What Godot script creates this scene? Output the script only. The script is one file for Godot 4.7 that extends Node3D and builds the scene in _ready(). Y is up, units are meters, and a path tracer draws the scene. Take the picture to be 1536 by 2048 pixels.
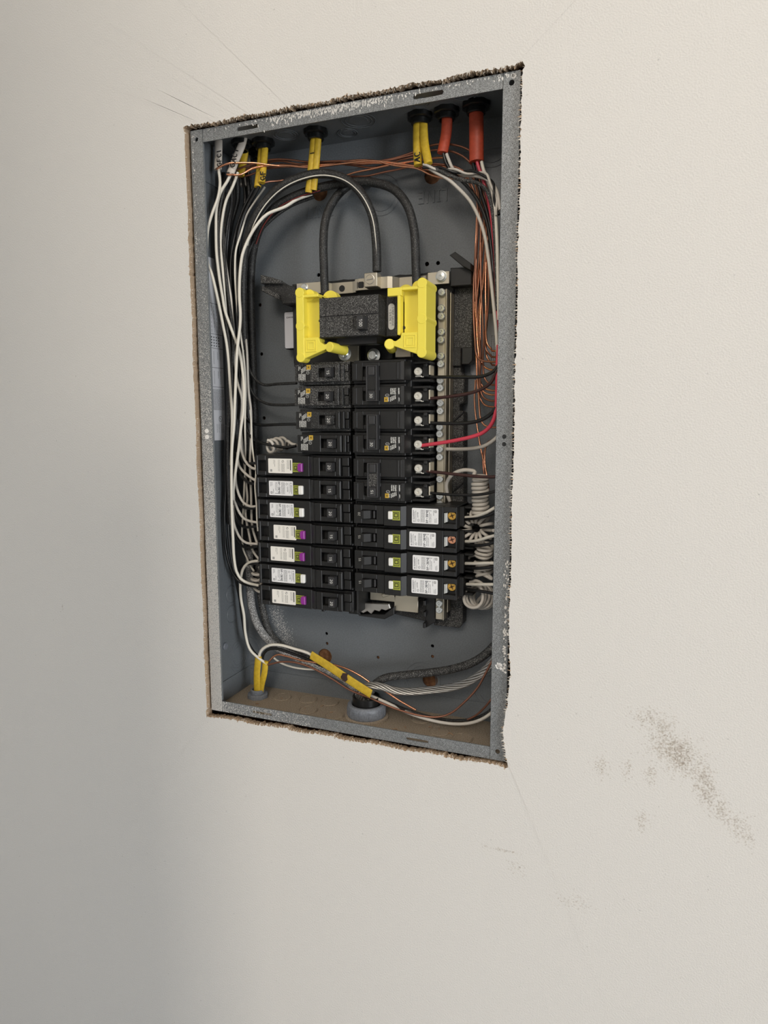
extends Node3D

# Recessed load centre in a drywall wall. Panel space: millimetres, x right, y up, z out of the wall,
# origin in the middle of the enclosure's front flange, which stands 1.5 m above the floor.
const MM := 0.001
const ORIGIN := Vector3(0, 1.5, 0)
const DEPTH := -84.0
const PITCH := 25.4
const HALF_W := 181.0
const HALF_H := 334.6

var M := {}
var from := {}
var rng := RandomNumberGenerator.new()
var sans: SystemFont


# ---------------------------------------------------------------- mesh collecting
class Shape:
	var v := PackedVector3Array()
	var n := PackedVector3Array()
	var uv := PackedVector2Array()
	var idx := PackedInt32Array()

	func vert(p: Vector3, nn: Vector3, t := Vector2.ZERO) -> int:
		v.append(p)
		n.append(nn)
		uv.append(t)
		return v.size() - 1

	func tri(a: int, b: int, c: int) -> void:   # anticlockwise seen from outside; Godot wants clockwise
		idx.append_array([a, c, b])

	func quad(a: Vector3, b: Vector3, c: Vector3, d: Vector3) -> void:
		var nn := (b - a).cross(d - a).normalized()
		var i := vert(a, nn, Vector2(0, 1))
		vert(b, nn, Vector2(1, 1))
		vert(c, nn, Vector2(1, 0))
		vert(d, nn, Vector2(0, 0))
		tri(i, i + 1, i + 2)
		tri(i, i + 2, i + 3)

	# an outline (anticlockwise in x, y) extruded from z0 to z1 with a chamfered front edge
	func prism(poly: PackedVector2Array, z0: float, z1: float, bevel := 0.0, xf := Transform3D.IDENTITY, back := true) -> Shape:
		var area := 0.0
		for i in poly.size():
			area += poly[i].cross(poly[(i + 1) % poly.size()])
		if area < 0.0:
			poly = poly.duplicate()
			poly.reverse()
		var count := poly.size()
		var inner := PackedVector2Array()
		for i in count:
			var e0 := (poly[i] - poly[(i + count - 1) % count]).normalized()
			var e1 := (poly[(i + 1) % count] - poly[i]).normalized()
			var n0 := Vector2(-e0.y, e0.x)
			var n1 := Vector2(-e1.y, e1.x)
			var m := n0 + n1
			var k := bevel * 2.0 / maxf(m.length_squared(), 0.4)
			inner.append(poly[i] + m * k)
		var lo := poly[0]
		var hi := poly[0]
		for p in poly:
			lo = lo.min(p)
			hi = hi.max(p)
		var size := (hi - lo).max(Vector2(0.001, 0.001))
		var side := func(pa: Vector2, pb: Vector2, za: float, pc: Vector2, pd: Vector2, zb: float) -> void:
			quad(xf * Vector3(pa.x, pa.y, za), xf * Vector3(pb.x, pb.y, za), xf * Vector3(pc.x, pc.y, zb), xf * Vector3(pd.x, pd.y, zb))
		for i in count:
			var j := (i + 1) % count
			side.call(poly[i], poly[j], z0, poly[j], poly[i], z1 - bevel)
			if bevel > 0.0:
				side.call(poly[i], poly[j], z1 - bevel, inner[j], inner[i], z1)
		var cap := Geometry2D.triangulate_polygon(inner)
		if cap.is_empty():
			inner = poly
			cap = Geometry2D.triangulate_polygon(inner)
		for s in ([1, -1] if back else [1]):
			var ring := inner if s == 1 else poly
			var nn := (xf.basis * Vector3(0, 0, s)).normalized()
			var first := v.size()
			for p in ring:
				vert(xf * Vector3(p.x, p.y, z1 if s == 1 else z0), nn, Vector2((p.x - lo.x) / size.x, 1.0 - (p.y - lo.y) / size.y))
			for t in range(0, cap.size(), 3):
				var a := cap[t]
				var b := cap[t + 1]
				var c := cap[t + 2]
				if (ring[b] - ring[a]).cross(ring[c] - ring[a]) * s < 0:
					tri(first + a, first + c, first + b)
				else:
					tri(first + a, first + b, first + c)
		return self

	func box(lo: Vector3, hi: Vector3, bevel := 0.3) -> Shape:
		var b := minf(bevel, minf(hi.x - lo.x, hi.y - lo.y) * 0.3)
		var poly := PackedVector2Array([Vector2(lo.x, lo.y), Vector2(hi.x, lo.y), Vector2(hi.x, hi.y), Vector2(lo.x, hi.y)])
		if b > 0.0:
			poly = PackedVector2Array([Vector2(lo.x + b, lo.y), Vector2(hi.x - b, lo.y), Vector2(hi.x, lo.y + b), Vector2(hi.x, hi.y - b), Vector2(hi.x - b, hi.y), Vector2(lo.x + b, hi.y), Vector2(lo.x, hi.y - b), Vector2(lo.x, lo.y + b)])
		return prism(poly, lo.z, hi.z, b)

	# a block with a rectangular well in its face
	func well(lo: Vector3, hi: Vector3, a: Vector2, b: Vector2, bevel := 0.3) -> Shape:
		box(lo, Vector3(a.x, hi.y, hi.z), bevel)
		box(Vector3(b.x, lo.y, lo.z), hi, bevel)
		box(Vector3(a.x, lo.y, lo.z), Vector3(b.x, a.y, hi.z), bevel)
		box(Vector3(a.x, b.y, lo.z), Vector3(b.x, hi.y, hi.z), bevel)
		return self

	# profile of (radius, height) turned about an axis
	func lathe(profile: Array, at: Vector3, axis := Vector3.BACK, segs := 24, scallop := 0.0, lobes := 0) -> Shape:
		var w := axis.normalized()
		var u := w.cross(Vector3.UP if absf(w.y) < 0.9 else Vector3.RIGHT).normalized()
		var q := w.cross(u)
		for k in profile.size() - 1:
			var a: Vector2 = profile[k]
			var b: Vector2 = profile[k + 1]
			var d := b - a
			var nr := Vector2(d.y, -d.x).normalized()
			var first := v.size()
			for s in segs + 1:
				var ang := TAU * s / segs
				var dir := u * cos(ang) + q * sin(ang)
				var f := 1.0 + (scallop if lobes and (s * lobes * 2 / segs) % 2 == 0 else 0.0)
				var nn := (dir * nr.x + w * nr.y).normalized()
				vert(at + dir * a.x * f + w * a.y, nn)
				vert(at + dir * b.x * f + w * b.y, nn)
			for s in segs:
				var i := first + s * 2
				tri(i, i + 2, i + 3)
				tri(i, i + 3, i + 1)
		return self

	func disc(at: Vector3, r: float, h: float, bevel := 0.3, axis := Vector3.BACK, segs := 20) -> Shape:
		return lathe([Vector2(r, 0), Vector2(r, h - bevel), Vector2(r - bevel, h), Vector2(0.001, h)], at, axis, segs)

	# a round or flattened tube along a path; r2 is the half thickness across the wall's normal
	func tube(path: PackedVector3Array, r: float, sides := 9, r2 := -1.0, loop := false) -> Shape:
		var count := path.size()
		var flat := r2 > 0.0
		if not flat:
			r2 = r
		var first := v.size()
		var u := Vector3.ZERO
		for i in count:
			var t := (path[mini(i + 1, count - 1)] - path[maxi(i - 1, 0)]).normalized()
			if loop:
				t = (path[(i + 1) % count] - path[(i + count - 1) % count]).normalized()
			if flat or i == 0:
				u = t.cross(Vector3.BACK if absf(t.z) < 0.95 else Vector3.UP).normalized()
			else:
				u = (u - t * u.dot(t)).normalized()
			var w := t.cross(u).normalized()
			for s in sides:
				var ang := TAU * s / sides
				var nn := (u * cos(ang) / r + w * sin(ang) / r2).normalized()
				vert(path[i] + u * cos(ang) * r + w * sin(ang) * r2, nn, Vector2(float(s) / sides, i))
		for i in (count if loop else count - 1):
			var ii := (i + 1) % count
			for s in sides:
				var a := first + i * sides + s
				var b := first + i * sides + (s + 1) % sides
				var c := first + ii * sides + (s + 1) % sides
				var d := first + ii * sides + s
				tri(a, b, c)
				tri(a, c, d)
		if not loop:
			for e in 2:
				var row := first if e == 0 else first + (count - 1) * sides
				var nn := (path[0] - path[1]).normalized() if e == 0 else (path[-1] - path[-2]).normalized()
				var c := vert(path[0 if e == 0 else -1], nn)
				var ring := v.size()
				for s in sides:
					vert(v[row + s], nn)
				for s in sides:
					if e == 0:
						tri(c, ring + (s + 1) % sides, ring + s)
					else:
						tri(c, ring + s, ring + (s + 1) % sides)
		return self

	func mesh(material: Material, off: Vector3) -> ArrayMesh:
		var p := PackedVector3Array()
		p.resize(v.size())
		for i in v.size():
			p[i] = (v[i] - off) * 0.001
		var a := []
		a.resize(Mesh.ARRAY_MAX)
		a[Mesh.ARRAY_VERTEX] = p
		a[Mesh.ARRAY_NORMAL] = n
		a[Mesh.ARRAY_TEX_UV] = uv
		a[Mesh.ARRAY_INDEX] = idx
		var m := ArrayMesh.new()
		m.add_surface_from_arrays(Mesh.PRIMITIVE_TRIANGLES, a)
		m.surface_set_material(0, material)
		return m


# ---------------------------------------------------------------- nodes
func V(x: float, y: float, z: float) -> Vector3:
	return Vector3(x, y, z)


func numbered(called: String) -> String:
	if not has_node(NodePath(called)):
		return called
	var k := 1
	while has_node(NodePath("%s_%03d" % [called, k])):
		k += 1
	return "%s_%03d" % [called, k]


func tag(o: Node, label: String, category: String, group := "") -> void:
	o.set_meta("label", label)
	o.set_meta("category", category)
	if group:
		o.set_meta("group", group)


func thing(called: String, label: String, category: String, at: Vector3, group := "") -> Node3D:
	var o := Node3D.new()
	o.name = numbered(called)
	add_child(o)
	o.position = ORIGIN + at * MM
	from[o] = at
	tag(o, label, category, group)
	return o


func part(parent: Node, called: String, s: Shape, m: Material, label := "") -> MeshInstance3D:
	var o := MeshInstance3D.new()
	o.name = called
	o.mesh = s.mesh(m, from[parent])
	from[o] = from[parent]
	parent.add_child(o, true)
	if label:
		o.set_meta("label", label)
	return o


func solo(called: String, label: String, category: String, s: Shape, m: Material, at: Vector3, group := "") -> MeshInstance3D:
	var o := MeshInstance3D.new()
	o.name = numbered(called)
	o.mesh = s.mesh(m, at)
	add_child(o)
	o.position = ORIGIN + at * MM
	from[o] = at
	tag(o, label, category, group)
	return o


func struct(called: String, s: Shape, m: Material) -> MeshInstance3D:
	var o := MeshInstance3D.new()
	o.name = called
	o.mesh = s.mesh(m, Vector3.ZERO)
	o.position = ORIGIN
	o.set_meta("kind", "structure")
	from[o] = Vector3.ZERO
	add_child(o, true)
	return o


func figures(parent: Node, called: String, text: String, at: Vector3, size: float, turn: float, m: Material, depth := 0.25) -> void:
	var t := TextMesh.new()
	t.text = text
	t.font = sans
	t.font_size = 32
	t.pixel_size = size / 32.0 * MM
	t.depth = depth * MM
	t.curve_step = 2.0
	t.material = m
	var o := MeshInstance3D.new()
	o.name = called
	o.mesh = t
	o.position = (at - from[parent]) * MM
	o.rotation_degrees.z = turn
	from[o] = at
	parent.add_child(o, true)


# ---------------------------------------------------------------- outlines and paths
func pad(lo: Vector2, hi: Vector2, r: float, steps := 4) -> PackedVector2Array:
	var out := PackedVector2Array()
	var mids := [Vector2(hi.x - r, hi.y - r), Vector2(lo.x + r, hi.y - r), Vector2(lo.x + r, lo.y + r), Vector2(hi.x - r, lo.y + r)]
	for k in 4:
		for s in steps + 1:
			var a := PI / 2 * (k + float(s) / steps)
			out.append(mids[k] + Vector2(cos(a), sin(a)) * r)
	return out


func ring_of(c: Vector2, r: float, segs := 20) -> PackedVector2Array:
	var out := PackedVector2Array()
	for s in segs:
		out.append(c + Vector2(cos(TAU * s / segs), sin(TAU * s / segs)) * r)
	return out


func smooth(pts: Array, step := 5.0) -> PackedVector3Array:
	var out := PackedVector3Array()
	for i in pts.size() - 1:
		var p0: Vector3 = pts[maxi(i - 1, 0)]
		var p1: Vector3 = pts[i]
		var p2: Vector3 = pts[i + 1]
		var p3: Vector3 = pts[mini(i + 2, pts.size() - 1)]
		var d1 := p1.distance_to(p2)
		var k := maxi(2, int(d1 / step))
		# centripetal tangents keep tight bends from overshooting
		var t0 := maxf(sqrt(p0.distance_to(p1)), 0.001)
		var t1 := maxf(sqrt(d1), 0.001)
		var t2 := maxf(sqrt(p2.distance_to(p3)), 0.001)
		var m1 := (p2 - p1) / t1
		var m2 := m1
		if i > 0:
			m1 = (p1 - p0) / t0 - (p2 - p0) / (t0 + t1) + (p2 - p1) / t1
		if i < pts.size() - 2:
			m2 = (p2 - p1) / t1 - (p3 - p1) / (t1 + t2) + (p3 - p2) / t2
		m1 *= t1
		m2 *= t1
		for s in k:
			var t := float(s) / k
			var tt := t * t
			var ttt := tt * t
			out.append(p1 * (2 * ttt - 3 * tt + 1) + m1 * (ttt - 2 * tt + t) + p2 * (3 * tt - 2 * ttt) + m2 * (ttt - tt))
	out.append(pts[-1])
	return out


func coil(a: Vector3, b: Vector3, r: float, turns: float, side: Vector3, squash := 1.0, wobble := 0.0) -> Array:
	var axis := (b - a).normalized()
	var u := (side - axis * side.dot(axis)).normalized()
	var w := axis.cross(u)
	var out := []
	var count := int(turns * 14)
	for i in count + 1:
		var t := float(i) / count
		var ang := TAU * turns * t
		var rr := r * (1.0 + wobble * sin(i * 1.7) * 0.5 + wobble * sin(i * 0.31))
		out.append(a.lerp(b, t) + u * cos(ang) * rr + w * sin(ang) * rr * squash + axis * wobble * 3.0 * sin(i * 0.9))
	return out


const XZ := Basis(Vector3(1, 0, 0), Vector3(0, 0, 1), Vector3(0, -1, 0))   # outline in x, z; extruded along -y
const YZ := Basis(Vector3(0, 1, 0), Vector3(0, 0, 1), Vector3(1, 0, 0))    # outline in y, z; extruded along x


# ---------------------------------------------------------------- materials
func noise_map(kind: int, freq: float, stops: Array, colors: Array, size := 512, octaves := 1, seed_ := 1, normal := 0.0) -> NoiseTexture2D:
	var f := FastNoiseLite.new()
	f.noise_type = kind
	f.frequency = freq
	f.seed = seed_
	f.fractal_type = FastNoiseLite.FRACTAL_FBM if octaves > 1 else FastNoiseLite.FRACTAL_NONE
	f.fractal_octaves = octaves
	var t := NoiseTexture2D.new()
	t.width = size
	t.height = size
	t.seamless = true
	t.generate_mipmaps = false
	t.noise = f
	if normal > 0.0:
		t.as_normal_map = true
		t.bump_strength = normal
	else:
		var g := Gradient.new()
		g.offsets = PackedFloat32Array(stops)
		g.colors = PackedColorArray(colors)
		t.color_ramp = g
	return t


func mat(color: Color, rough := 0.5, metal := 0.0, tex: Texture2D = null, tile_mm := 60.0, bump: Texture2D = null, bump_scale := 0.3, bump_mm := 60.0) -> StandardMaterial3D:
	var m := StandardMaterial3D.new()
	m.albedo_color = color
	m.roughness = rough
	m.metallic = metal
	if tex:
		m.albedo_texture = tex
	if bump:
		m.normal_enabled = true
		m.normal_texture = bump
		m.normal_scale = bump_scale
		tile_mm = bump_mm if not tex else tile_mm
	if tex or bump:
		m.uv1_triplanar = true
		m.uv1_triplanar_sharpness = 6.0
		m.uv1_scale = Vector3.ONE * (1000.0 / tile_mm)
	return m


func printed(im: Image, rough := 0.5) -> StandardMaterial3D:
	var m := StandardMaterial3D.new()
	m.albedo_texture = ImageTexture.create_from_image(im)
	m.roughness = rough
	m.texture_repeat = false
	return m


const GLYPHS := {
	"A": "010101111101101", "B": "110101110101110", "C": "011100100100011", "D": "110101101101110", "E": "111100110100111", "F": "111100110100100",
	"G": "011100101101011", "I": "111010010010111", "L": "100100100100111", "M": "101111111101101", "N": "101111111111101", "O": "010101101101010",
	"P": "110101110100100", "R": "110101110101101", "S": "011100010001110", "T": "111010010010010", "U": "101101101101111", "V": "101101101101010",
	"H": "101101111101101", "K": "101101110101101", "W": "101101111111101", "X": "101101010101101", "Y": "101101010010010", "Q": "010101101111011",
	"0": "111101101101111", "1": "010110010010111", "2": "111001111100111", "3": "111001011001111", "4": "101101111001001", "5": "111100111001111",
	"6": "111100111101111", "7": "111001001010010", "8": "111101111101111", "9": "111101111001111", "-": "000000111000000", "/": "001001010100100", ".": "000000000000010",
}


func write(im: Image, text: String, at: Vector2i, k: int, c: Color) -> void:
	var x := at.x
	for ch in text:
		if GLYPHS.has(ch):
			var g: String = GLYPHS[ch]
			for i in 15:
				if g[i] == "1":
					im.fill_rect(Rect2i(x + (i % 3) * k, at.y + i / 3 * k, k, k), c)
		x += 4 * k


# a line of print too small to read: words as broken dashes
func dashes(im: Image, at: Vector2i, length: int, h: int, c: Color) -> void:
	var x := at.x
	while x < at.x + length:
		var w := rng.randi_range(2, 5)
		im.fill_rect(Rect2i(x, at.y + rng.randi_range(0, 1), mini(w, at.x + length - x), h), c)
		x += w + rng.randi_range(1, 2)


func listed_mark(im: Image, c: Vector2i, r: int, ink: Color) -> void:
	for y in range(-r, r + 1):
		for x in range(-r, r + 1):
			var d := sqrt(x * x + y * y)
			if d <= r and d > r - maxf(2.0, r * 0.16):
				im.set_pixel(c.x + x, c.y + y, ink)
	var k := maxi(1, r / 6)
	write(im, "U", Vector2i(c.x - 4 * k, c.y - 4 * k), k, ink)
	write(im, "L", Vector2i(c.x + k, c.y - k), k, ink)


# nested squares round a D, the maker's emblem
func emblem(base: Color, ink: Color, size: int) -> Image:
	var im := Image.create(size, size, false, Image.FORMAT_RGB8)
	im.fill(base)
	var u := size / 16
	im.fill_rect(Rect2i(2 * u, 2 * u, 12 * u, 12 * u), ink)
	im.fill_rect(Rect2i(3 * u, 3 * u, 10 * u, 10 * u), base)
	im.fill_rect(Rect2i(5 * u, 4 * u, 7 * u, 8 * u), ink)
	im.fill_rect(Rect2i(6 * u + u / 2, 5 * u + u / 2, 4 * u, 5 * u), base)
	return im


func old_label() -> Image:   # the labels on the long breakers, drawn upright
	var im := Image.create(132, 248, false, Image.FORMAT_RGB8)
	im.fill(Color(0.93, 0.92, 0.89))
	var ink := Color(0.25, 0.25, 0.25)
	im.fill_rect(Rect2i(12, 14, 92, 9), Color(0.12, 0.12, 0.13))
	for k in 3:
		dashes(im, Vector2i(12, 32 + k * 9), 80, 3, ink)
	listed_mark(im, Vector2i(26, 96), 12, ink)
	for k in 4:
		dashes(im, Vector2i(46, 82 + k * 9), 74, 3, ink)
	for k in 2:
		dashes(im, Vector2i(12, 130 + k * 11), 104, 3, ink)
	dashes(im, Vector2i(12, 178), 62, 3, ink)
	dashes(im, Vector2i(12, 190), 40, 3, ink)
	im.fill_rect(Rect2i(98, 208, 22, 3), ink)
	im.fill_rect(Rect2i(98, 226, 22, 3), ink)
	im.fill_rect(Rect2i(98, 214, 22, 9), Color(0.5, 0.5, 0.5))
	return im


func new_label() -> Image:
	var im := Image.create(132, 248, false, Image.FORMAT_RGB8)
	im.fill(Color(0.92, 0.92, 0.92))
	var ink := Color(0.16, 0.17, 0.2)
	im.blit_rect(emblem(Color(0.92, 0.92, 0.92), ink, 16), Rect2i(0, 0, 16, 16), Vector2i(10, 12))
	dashes(im, Vector2i(32, 12), 84, 5, ink)
	dashes(im, Vector2i(32, 22), 70, 4, ink)
	dashes(im, Vector2i(12, 36), 100, 3, ink)
	write(im, "LISTED", Vector2i(50, 50), 2, ink)
	listed_mark(im, Vector2i(26, 62), 11, ink)
	for k in 4:
		dashes(im, Vector2i(12, 84 + k * 10), 108, 4, ink)
	write(im, "DP-3640", Vector2i(8, 132), 4, ink)
	dashes(im, Vector2i(12, 162), 90, 4, ink)
	dashes(im, Vector2i(12, 176), 76, 4, ink)
	im.fill_rect(Rect2i(112, 130, 3, 56), ink)
	dashes(im, Vector2i(74, 200), 44, 4, ink)
	dashes(im, Vector2i(12, 214), 34, 4, ink)
	dashes(im, Vector2i(12, 226), 40, 4, ink)
	im.fill_rect(Rect2i(98, 212, 20, 20), Color(0.45, 0.45, 0.45))
	im.fill_rect(Rect2i(102, 216, 12, 12), Color(0.8, 0.8, 0.8))
	return im


func white_print(with_color: bool) -> Image:   # print straight on the black case
	var im := Image.create(112, 96, false, Image.FORMAT_RGB8)
	im.fill(Color(0.085, 0.085, 0.085))
	var ink := Color(0.90, 0.90, 0.88)
	for k in 3:
		dashes(im, Vector2i(4, 4 + k * 9), 34, 6, ink)
	listed_mark(im, Vector2i(52, 18), 11, ink)
	for k in 4:
		dashes(im, Vector2i(4 + k * 6, 34 + k * 9), 34, 6, ink)
	dashes(im, Vector2i(4, 72), 20, 5, ink)
	dashes(im, Vector2i(4, 82), 30, 5, ink)
	for k in 5:
		dashes(im, Vector2i(60, 36 + k * 11), 48, 7, ink)
	if with_color:
		im.fill_rect(Rect2i(6, 4, 18, 10), Color(0.55, 0.72, 0.85))
	return im


func rotated(im: Image, clockwise: bool) -> Image:
	im.rotate_90(CLOCKWISE if clockwise else COUNTERCLOCKWISE)
	return im


# ---------------------------------------------------------------- camera, light, exposure
func _ready() -> void:
	rng.seed = 7
	sans = SystemFont.new()
	sans.font_names = PackedStringArray(["Droid Sans"])

	var cam := Camera3D.new()
	cam.name = "camera"
	cam.fov = 74.246
	cam.near = 0.02
	cam.far = 40.0
	cam.keep_aspect = Camera3D.KEEP_HEIGHT
	cam.transform = Transform3D(Basis(Vector3(0.93358, -0.00190, -0.35835), Vector3(-0.04512, 0.99141, -0.12279), Vector3(0.35551, 0.13080, 0.92548)), ORIGIN + Vector3(0.30237, 0.01558, 0.66517))
	add_child(cam)
	cam.current = true

	var sky_mat := ProceduralSkyMaterial.new()
	sky_mat.sky_top_color = Color(0.50, 0.62, 0.80)
	sky_mat.sky_horizon_color = Color(0.86, 0.89, 0.92)
	sky_mat.ground_bottom_color = Color(0.42, 0.42, 0.40)
	sky_mat.ground_horizon_color = Color(0.62, 0.62, 0.60)
	var sky := Sky.new()
	sky.sky_material = sky_mat
	var env := Environment.new()
	env.background_mode = Environment.BG_SKY
	env.sky = sky
	env.tonemap_mode = Environment.TONE_MAPPER_LINEAR
	env.tonemap_exposure = 1.0
	env.sdfgi_enabled = true
	env.ssao_enabled = true
	env.ssil_enabled = true
	var we := WorldEnvironment.new()
	we.name = "environment"
	we.environment = env
	add_child(we)

	# daylight through the window behind the photographer
	var day := AreaLight3D.new()
	day.name = "daylight"
	day.area_size = Vector2(1.55, 1.55)
	day.area_range = 12.0
	day.area_attenuation = 2.0
	day.light_color = Color(1.0, 0.955, 0.895)
	day.light_energy = 11.0
	day.shadow_enabled = true
	add_child(day)
	day.position = ORIGIN + Vector3(0.85, 2.55, 4.86)
	# lower, cooler light through the glazed double door far to the right
	var door_light := AreaLight3D.new()
	door_light.name = "glass_door_light"
	door_light.area_size = Vector2(1.5, 1.9)
	door_light.area_range = 12.0
	door_light.area_attenuation = 2.0
	door_light.light_color = Color(0.97, 0.985, 1.0)
	door_light.light_energy = 15.0
	door_light.shadow_enabled = true
	add_child(door_light)
	door_light.position = ORIGIN + Vector3(4.46, -0.4, 2.85)
	door_light.rotation_degrees.y = 90
	# faint cool fill added on the left to lift the shaded lower wall
	var side_fill := AreaLight3D.new()
	side_fill.name = "added_side_fill"
	side_fill.area_size = Vector2(0.8, 1.8)
	side_fill.area_range = 12.0
	side_fill.area_attenuation = 2.0
	side_fill.light_color = Color(0.90, 0.95, 1.0)
	side_fill.light_energy = 0.1
	side_fill.shadow_enabled = true
	add_child(side_fill)
	side_fill.position = ORIGIN + Vector3(-1.66, -0.55, 0.85)
	side_fill.rotation_degrees.y = -90

	make_materials()
	make_room()
	make_wall()
	make_enclosure()
	make_interior()
	make_main()
	make_breakers()
	make_cables()
	make_wires()
	make_bottom()


func make_materials() -> void:
	var simplex := FastNoiseLite.TYPE_SIMPLEX_SMOOTH
	var cell := FastNoiseLite.TYPE_VALUE
	var plaster := noise_map(simplex, 0.055, [], [], 512, 3, 3, 5.0)
	var fine := noise_map(simplex, 0.12, [], [], 512, 2, 5, 4.0)
	M.paint = mat(Color(0.875, 0.865, 0.845), 0.55, 0.0, null, 60, plaster, 0.36, 62)
	M.room = mat(Color(0.86, 0.85, 0.83), 0.8)
	M.ceiling = mat(Color(0.92, 0.915, 0.90), 0.8)
	M.diffuser = mat(Color(0.95, 0.94, 0.92), 0.6)
	M.diffuser.emission_enabled = true
	M.diffuser.emission = Color(1.0, 0.95, 0.88)
	M.diffuser.emission_energy_multiplier = 1.5
	M.light_blocker = mat(Color(0.86, 0.865, 0.87), 0.8)  # surface of the unseen light blockers added beside the view
	M.floor = mat(Color(0.45, 0.44, 0.43), 0.7, 0.0, noise_map(simplex, 0.02, [0.2, 0.8], [Color(0.8, 0.8, 0.8), Color(1, 1, 1)], 256, 4, 11), 900)
	var grain := noise_map(cell, 0.22, [0.15, 0.5, 0.85], [Color(0.46, 0.46, 0.46), Color(0.80, 0.80, 0.80), Color(1, 1, 1)], 512, 2, 21)
	M.enamel = mat(Color(0.44, 0.46, 0.475), 0.42, 0.0, noise_map(simplex, 0.05, [0.2, 0.8], [Color(0.92, 0.92, 0.92), Color(1, 1, 1)], 512, 3, 22), 60, fine, 0.15)
	M.flange = mat(Color(0.66, 0.675, 0.68), 0.4, 0.25, grain, 42, fine, 0.35)
	M.dust = mat(Color(0.66, 0.615, 0.555), 0.95, 0.0, noise_map(simplex, 0.06, [0.2, 0.5, 0.8], [Color(0.78, 0.76, 0.72), Color(0.95, 0.93, 0.9), Color(1, 1, 1)], 512, 4, 23), 50, fine, 0.5)
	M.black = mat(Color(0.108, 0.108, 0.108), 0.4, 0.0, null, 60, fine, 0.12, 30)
	M.black_soft = mat(Color(0.105, 0.105, 0.105), 0.6)
	M.black_handle = mat(Color(0.20, 0.20, 0.205), 0.5)
	var specks := noise_map(cell, 0.34, [0.0, 0.56, 0.66, 0.8], [Color(0.09, 0.09, 0.09), Color(0.11, 0.11, 0.11), Color(0.42, 0.42, 0.41), Color(0.66, 0.65, 0.63)], 512, 2, 31)
	M.black_dusty = mat(Color.WHITE, 0.6, 0.0, specks, 64)
	var specks_few := noise_map(cell, 0.34, [0.0, 0.66, 0.78, 0.9], [Color(0.10, 0.10, 0.10), Color(0.12, 0.12, 0.12), Color(0.40, 0.40, 0.39), Color(0.6, 0.6, 0.58)], 512, 2, 32)
	M.black_dusted = mat(Color.WHITE, 0.55, 0.0, specks_few, 64)
	M.yellow = mat(Color(0.95, 0.885, 0.33), 0.5)
	M.yellow_sheath = mat(Color(0.83, 0.70, 0.20), 0.5, 0.0, noise_map(simplex, 0.03, [0.2, 0.8], [Color(0.93, 0.91, 0.87), Color(1, 1, 1)], 256, 3, 42), 50)
	M.orange_sheath = mat(Color(0.73, 0.30, 0.20), 0.5, 0.0, noise_map(simplex, 0.03, [0.2, 0.8], [Color(0.92, 0.9, 0.88), Color(1, 1, 1)], 256, 3, 43), 50)
	M.white_sheath = mat(Color(0.80, 0.77, 0.73), 0.5)
	M.white = mat(Color(0.88, 0.86, 0.81), 0.38)
	M.white_grey = mat(Color(0.81, 0.785, 0.745), 0.4)
	M.black_wire = mat(Color(0.085, 0.085, 0.085), 0.3)
	M.red = mat(Color(0.80, 0.25, 0.32), 0.35)
	M.brown_wire = mat(Color(0.24, 0.14, 0.13), 0.35)
	M.copper = mat(Color(0.90, 0.645, 0.51), 0.26, 0.92)
	M.copper_dull = mat(Color(0.64, 0.45, 0.37), 0.36, 0.85)
	M.aluminium = mat(Color(0.74, 0.73, 0.71), 0.35, 0.85)
	M.tin = mat(Color(0.78, 0.75, 0.68), 0.36, 0.75, null, 60, fine, 0.1, 40)
	M.zinc = mat(Color(0.86, 0.87, 0.86), 0.3, 0.8)
	M.brass = mat(Color(0.86, 0.68, 0.33), 0.3, 0.85)
	M.screw_white = mat(Color(0.88, 0.87, 0.83), 0.4, 0.35)
	M.nut = mat(Color(0.10, 0.105, 0.105), 0.35, 0.2)
	M.grey_plastic = mat(Color(0.50, 0.52, 0.55), 0.45, 0.0, noise_map(simplex, 0.05, [0.2, 0.8], [Color(0.88, 0.88, 0.88), Color(1, 1, 1)], 256, 3, 52), 40)
	M.ink = mat(Color(0.07, 0.07, 0.08), 0.5)
	M.figure = mat(Color(0.88, 0.88, 0.86), 0.5)
	M.overspray_cable = mat(Color.WHITE, 0.7, 0.0, noise_map(cell, 0.34, [0.0, 0.42, 0.52, 0.7], [Color(0.12, 0.12, 0.12), Color(0.2, 0.2, 0.2), Color(0.62, 0.62, 0.62), Color(0.78, 0.78, 0.77)], 512, 2, 35), 64)
	M.scorch = mat(Color(0.22, 0.15, 0.12), 0.9)
	M.shred = mat(Color(0.86, 0.83, 0.78), 0.95)
	M.red_dull = mat(Color(0.42, 0.16, 0.15), 0.5)
	M.gypsum = mat(Color(0.88, 0.83, 0.76), 0.95, 0.0, noise_map(simplex, 0.05, [0.1, 0.4, 0.6, 0.9], [Color(0.50, 0.40, 0.31), Color(0.78, 0.68, 0.58), Color(0.95, 0.91, 0.86), Color(1, 1, 1)], 512, 4, 61), 16, fine, 0.8)
	M.paper = mat(Color(0.62, 0.51, 0.41), 0.95)
	M.fleck = mat(Color(0.93, 0.92, 0.90), 0.8)
	M.wood = mat(Color(0.50, 0.35, 0.23), 0.8, 0.0, noise_map(simplex, 0.03, [0.2, 0.8], [Color(0.75, 0.7, 0.65), Color(1, 1, 1)], 256, 4, 62), 60)
	M.purple = mat(Color(0.55, 0.17, 0.56), 0.4)
	M.button = mat(Color(0.93, 0.93, 0.91), 0.4)
	M.tab = mat(Color(0.78, 0.79, 0.78), 0.4, 0.5)
	M.olive = mat(Color(0.62, 0.64, 0.27), 0.5)
	M.sticker = mat(Color(0.80, 0.80, 0.82), 0.5)
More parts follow.
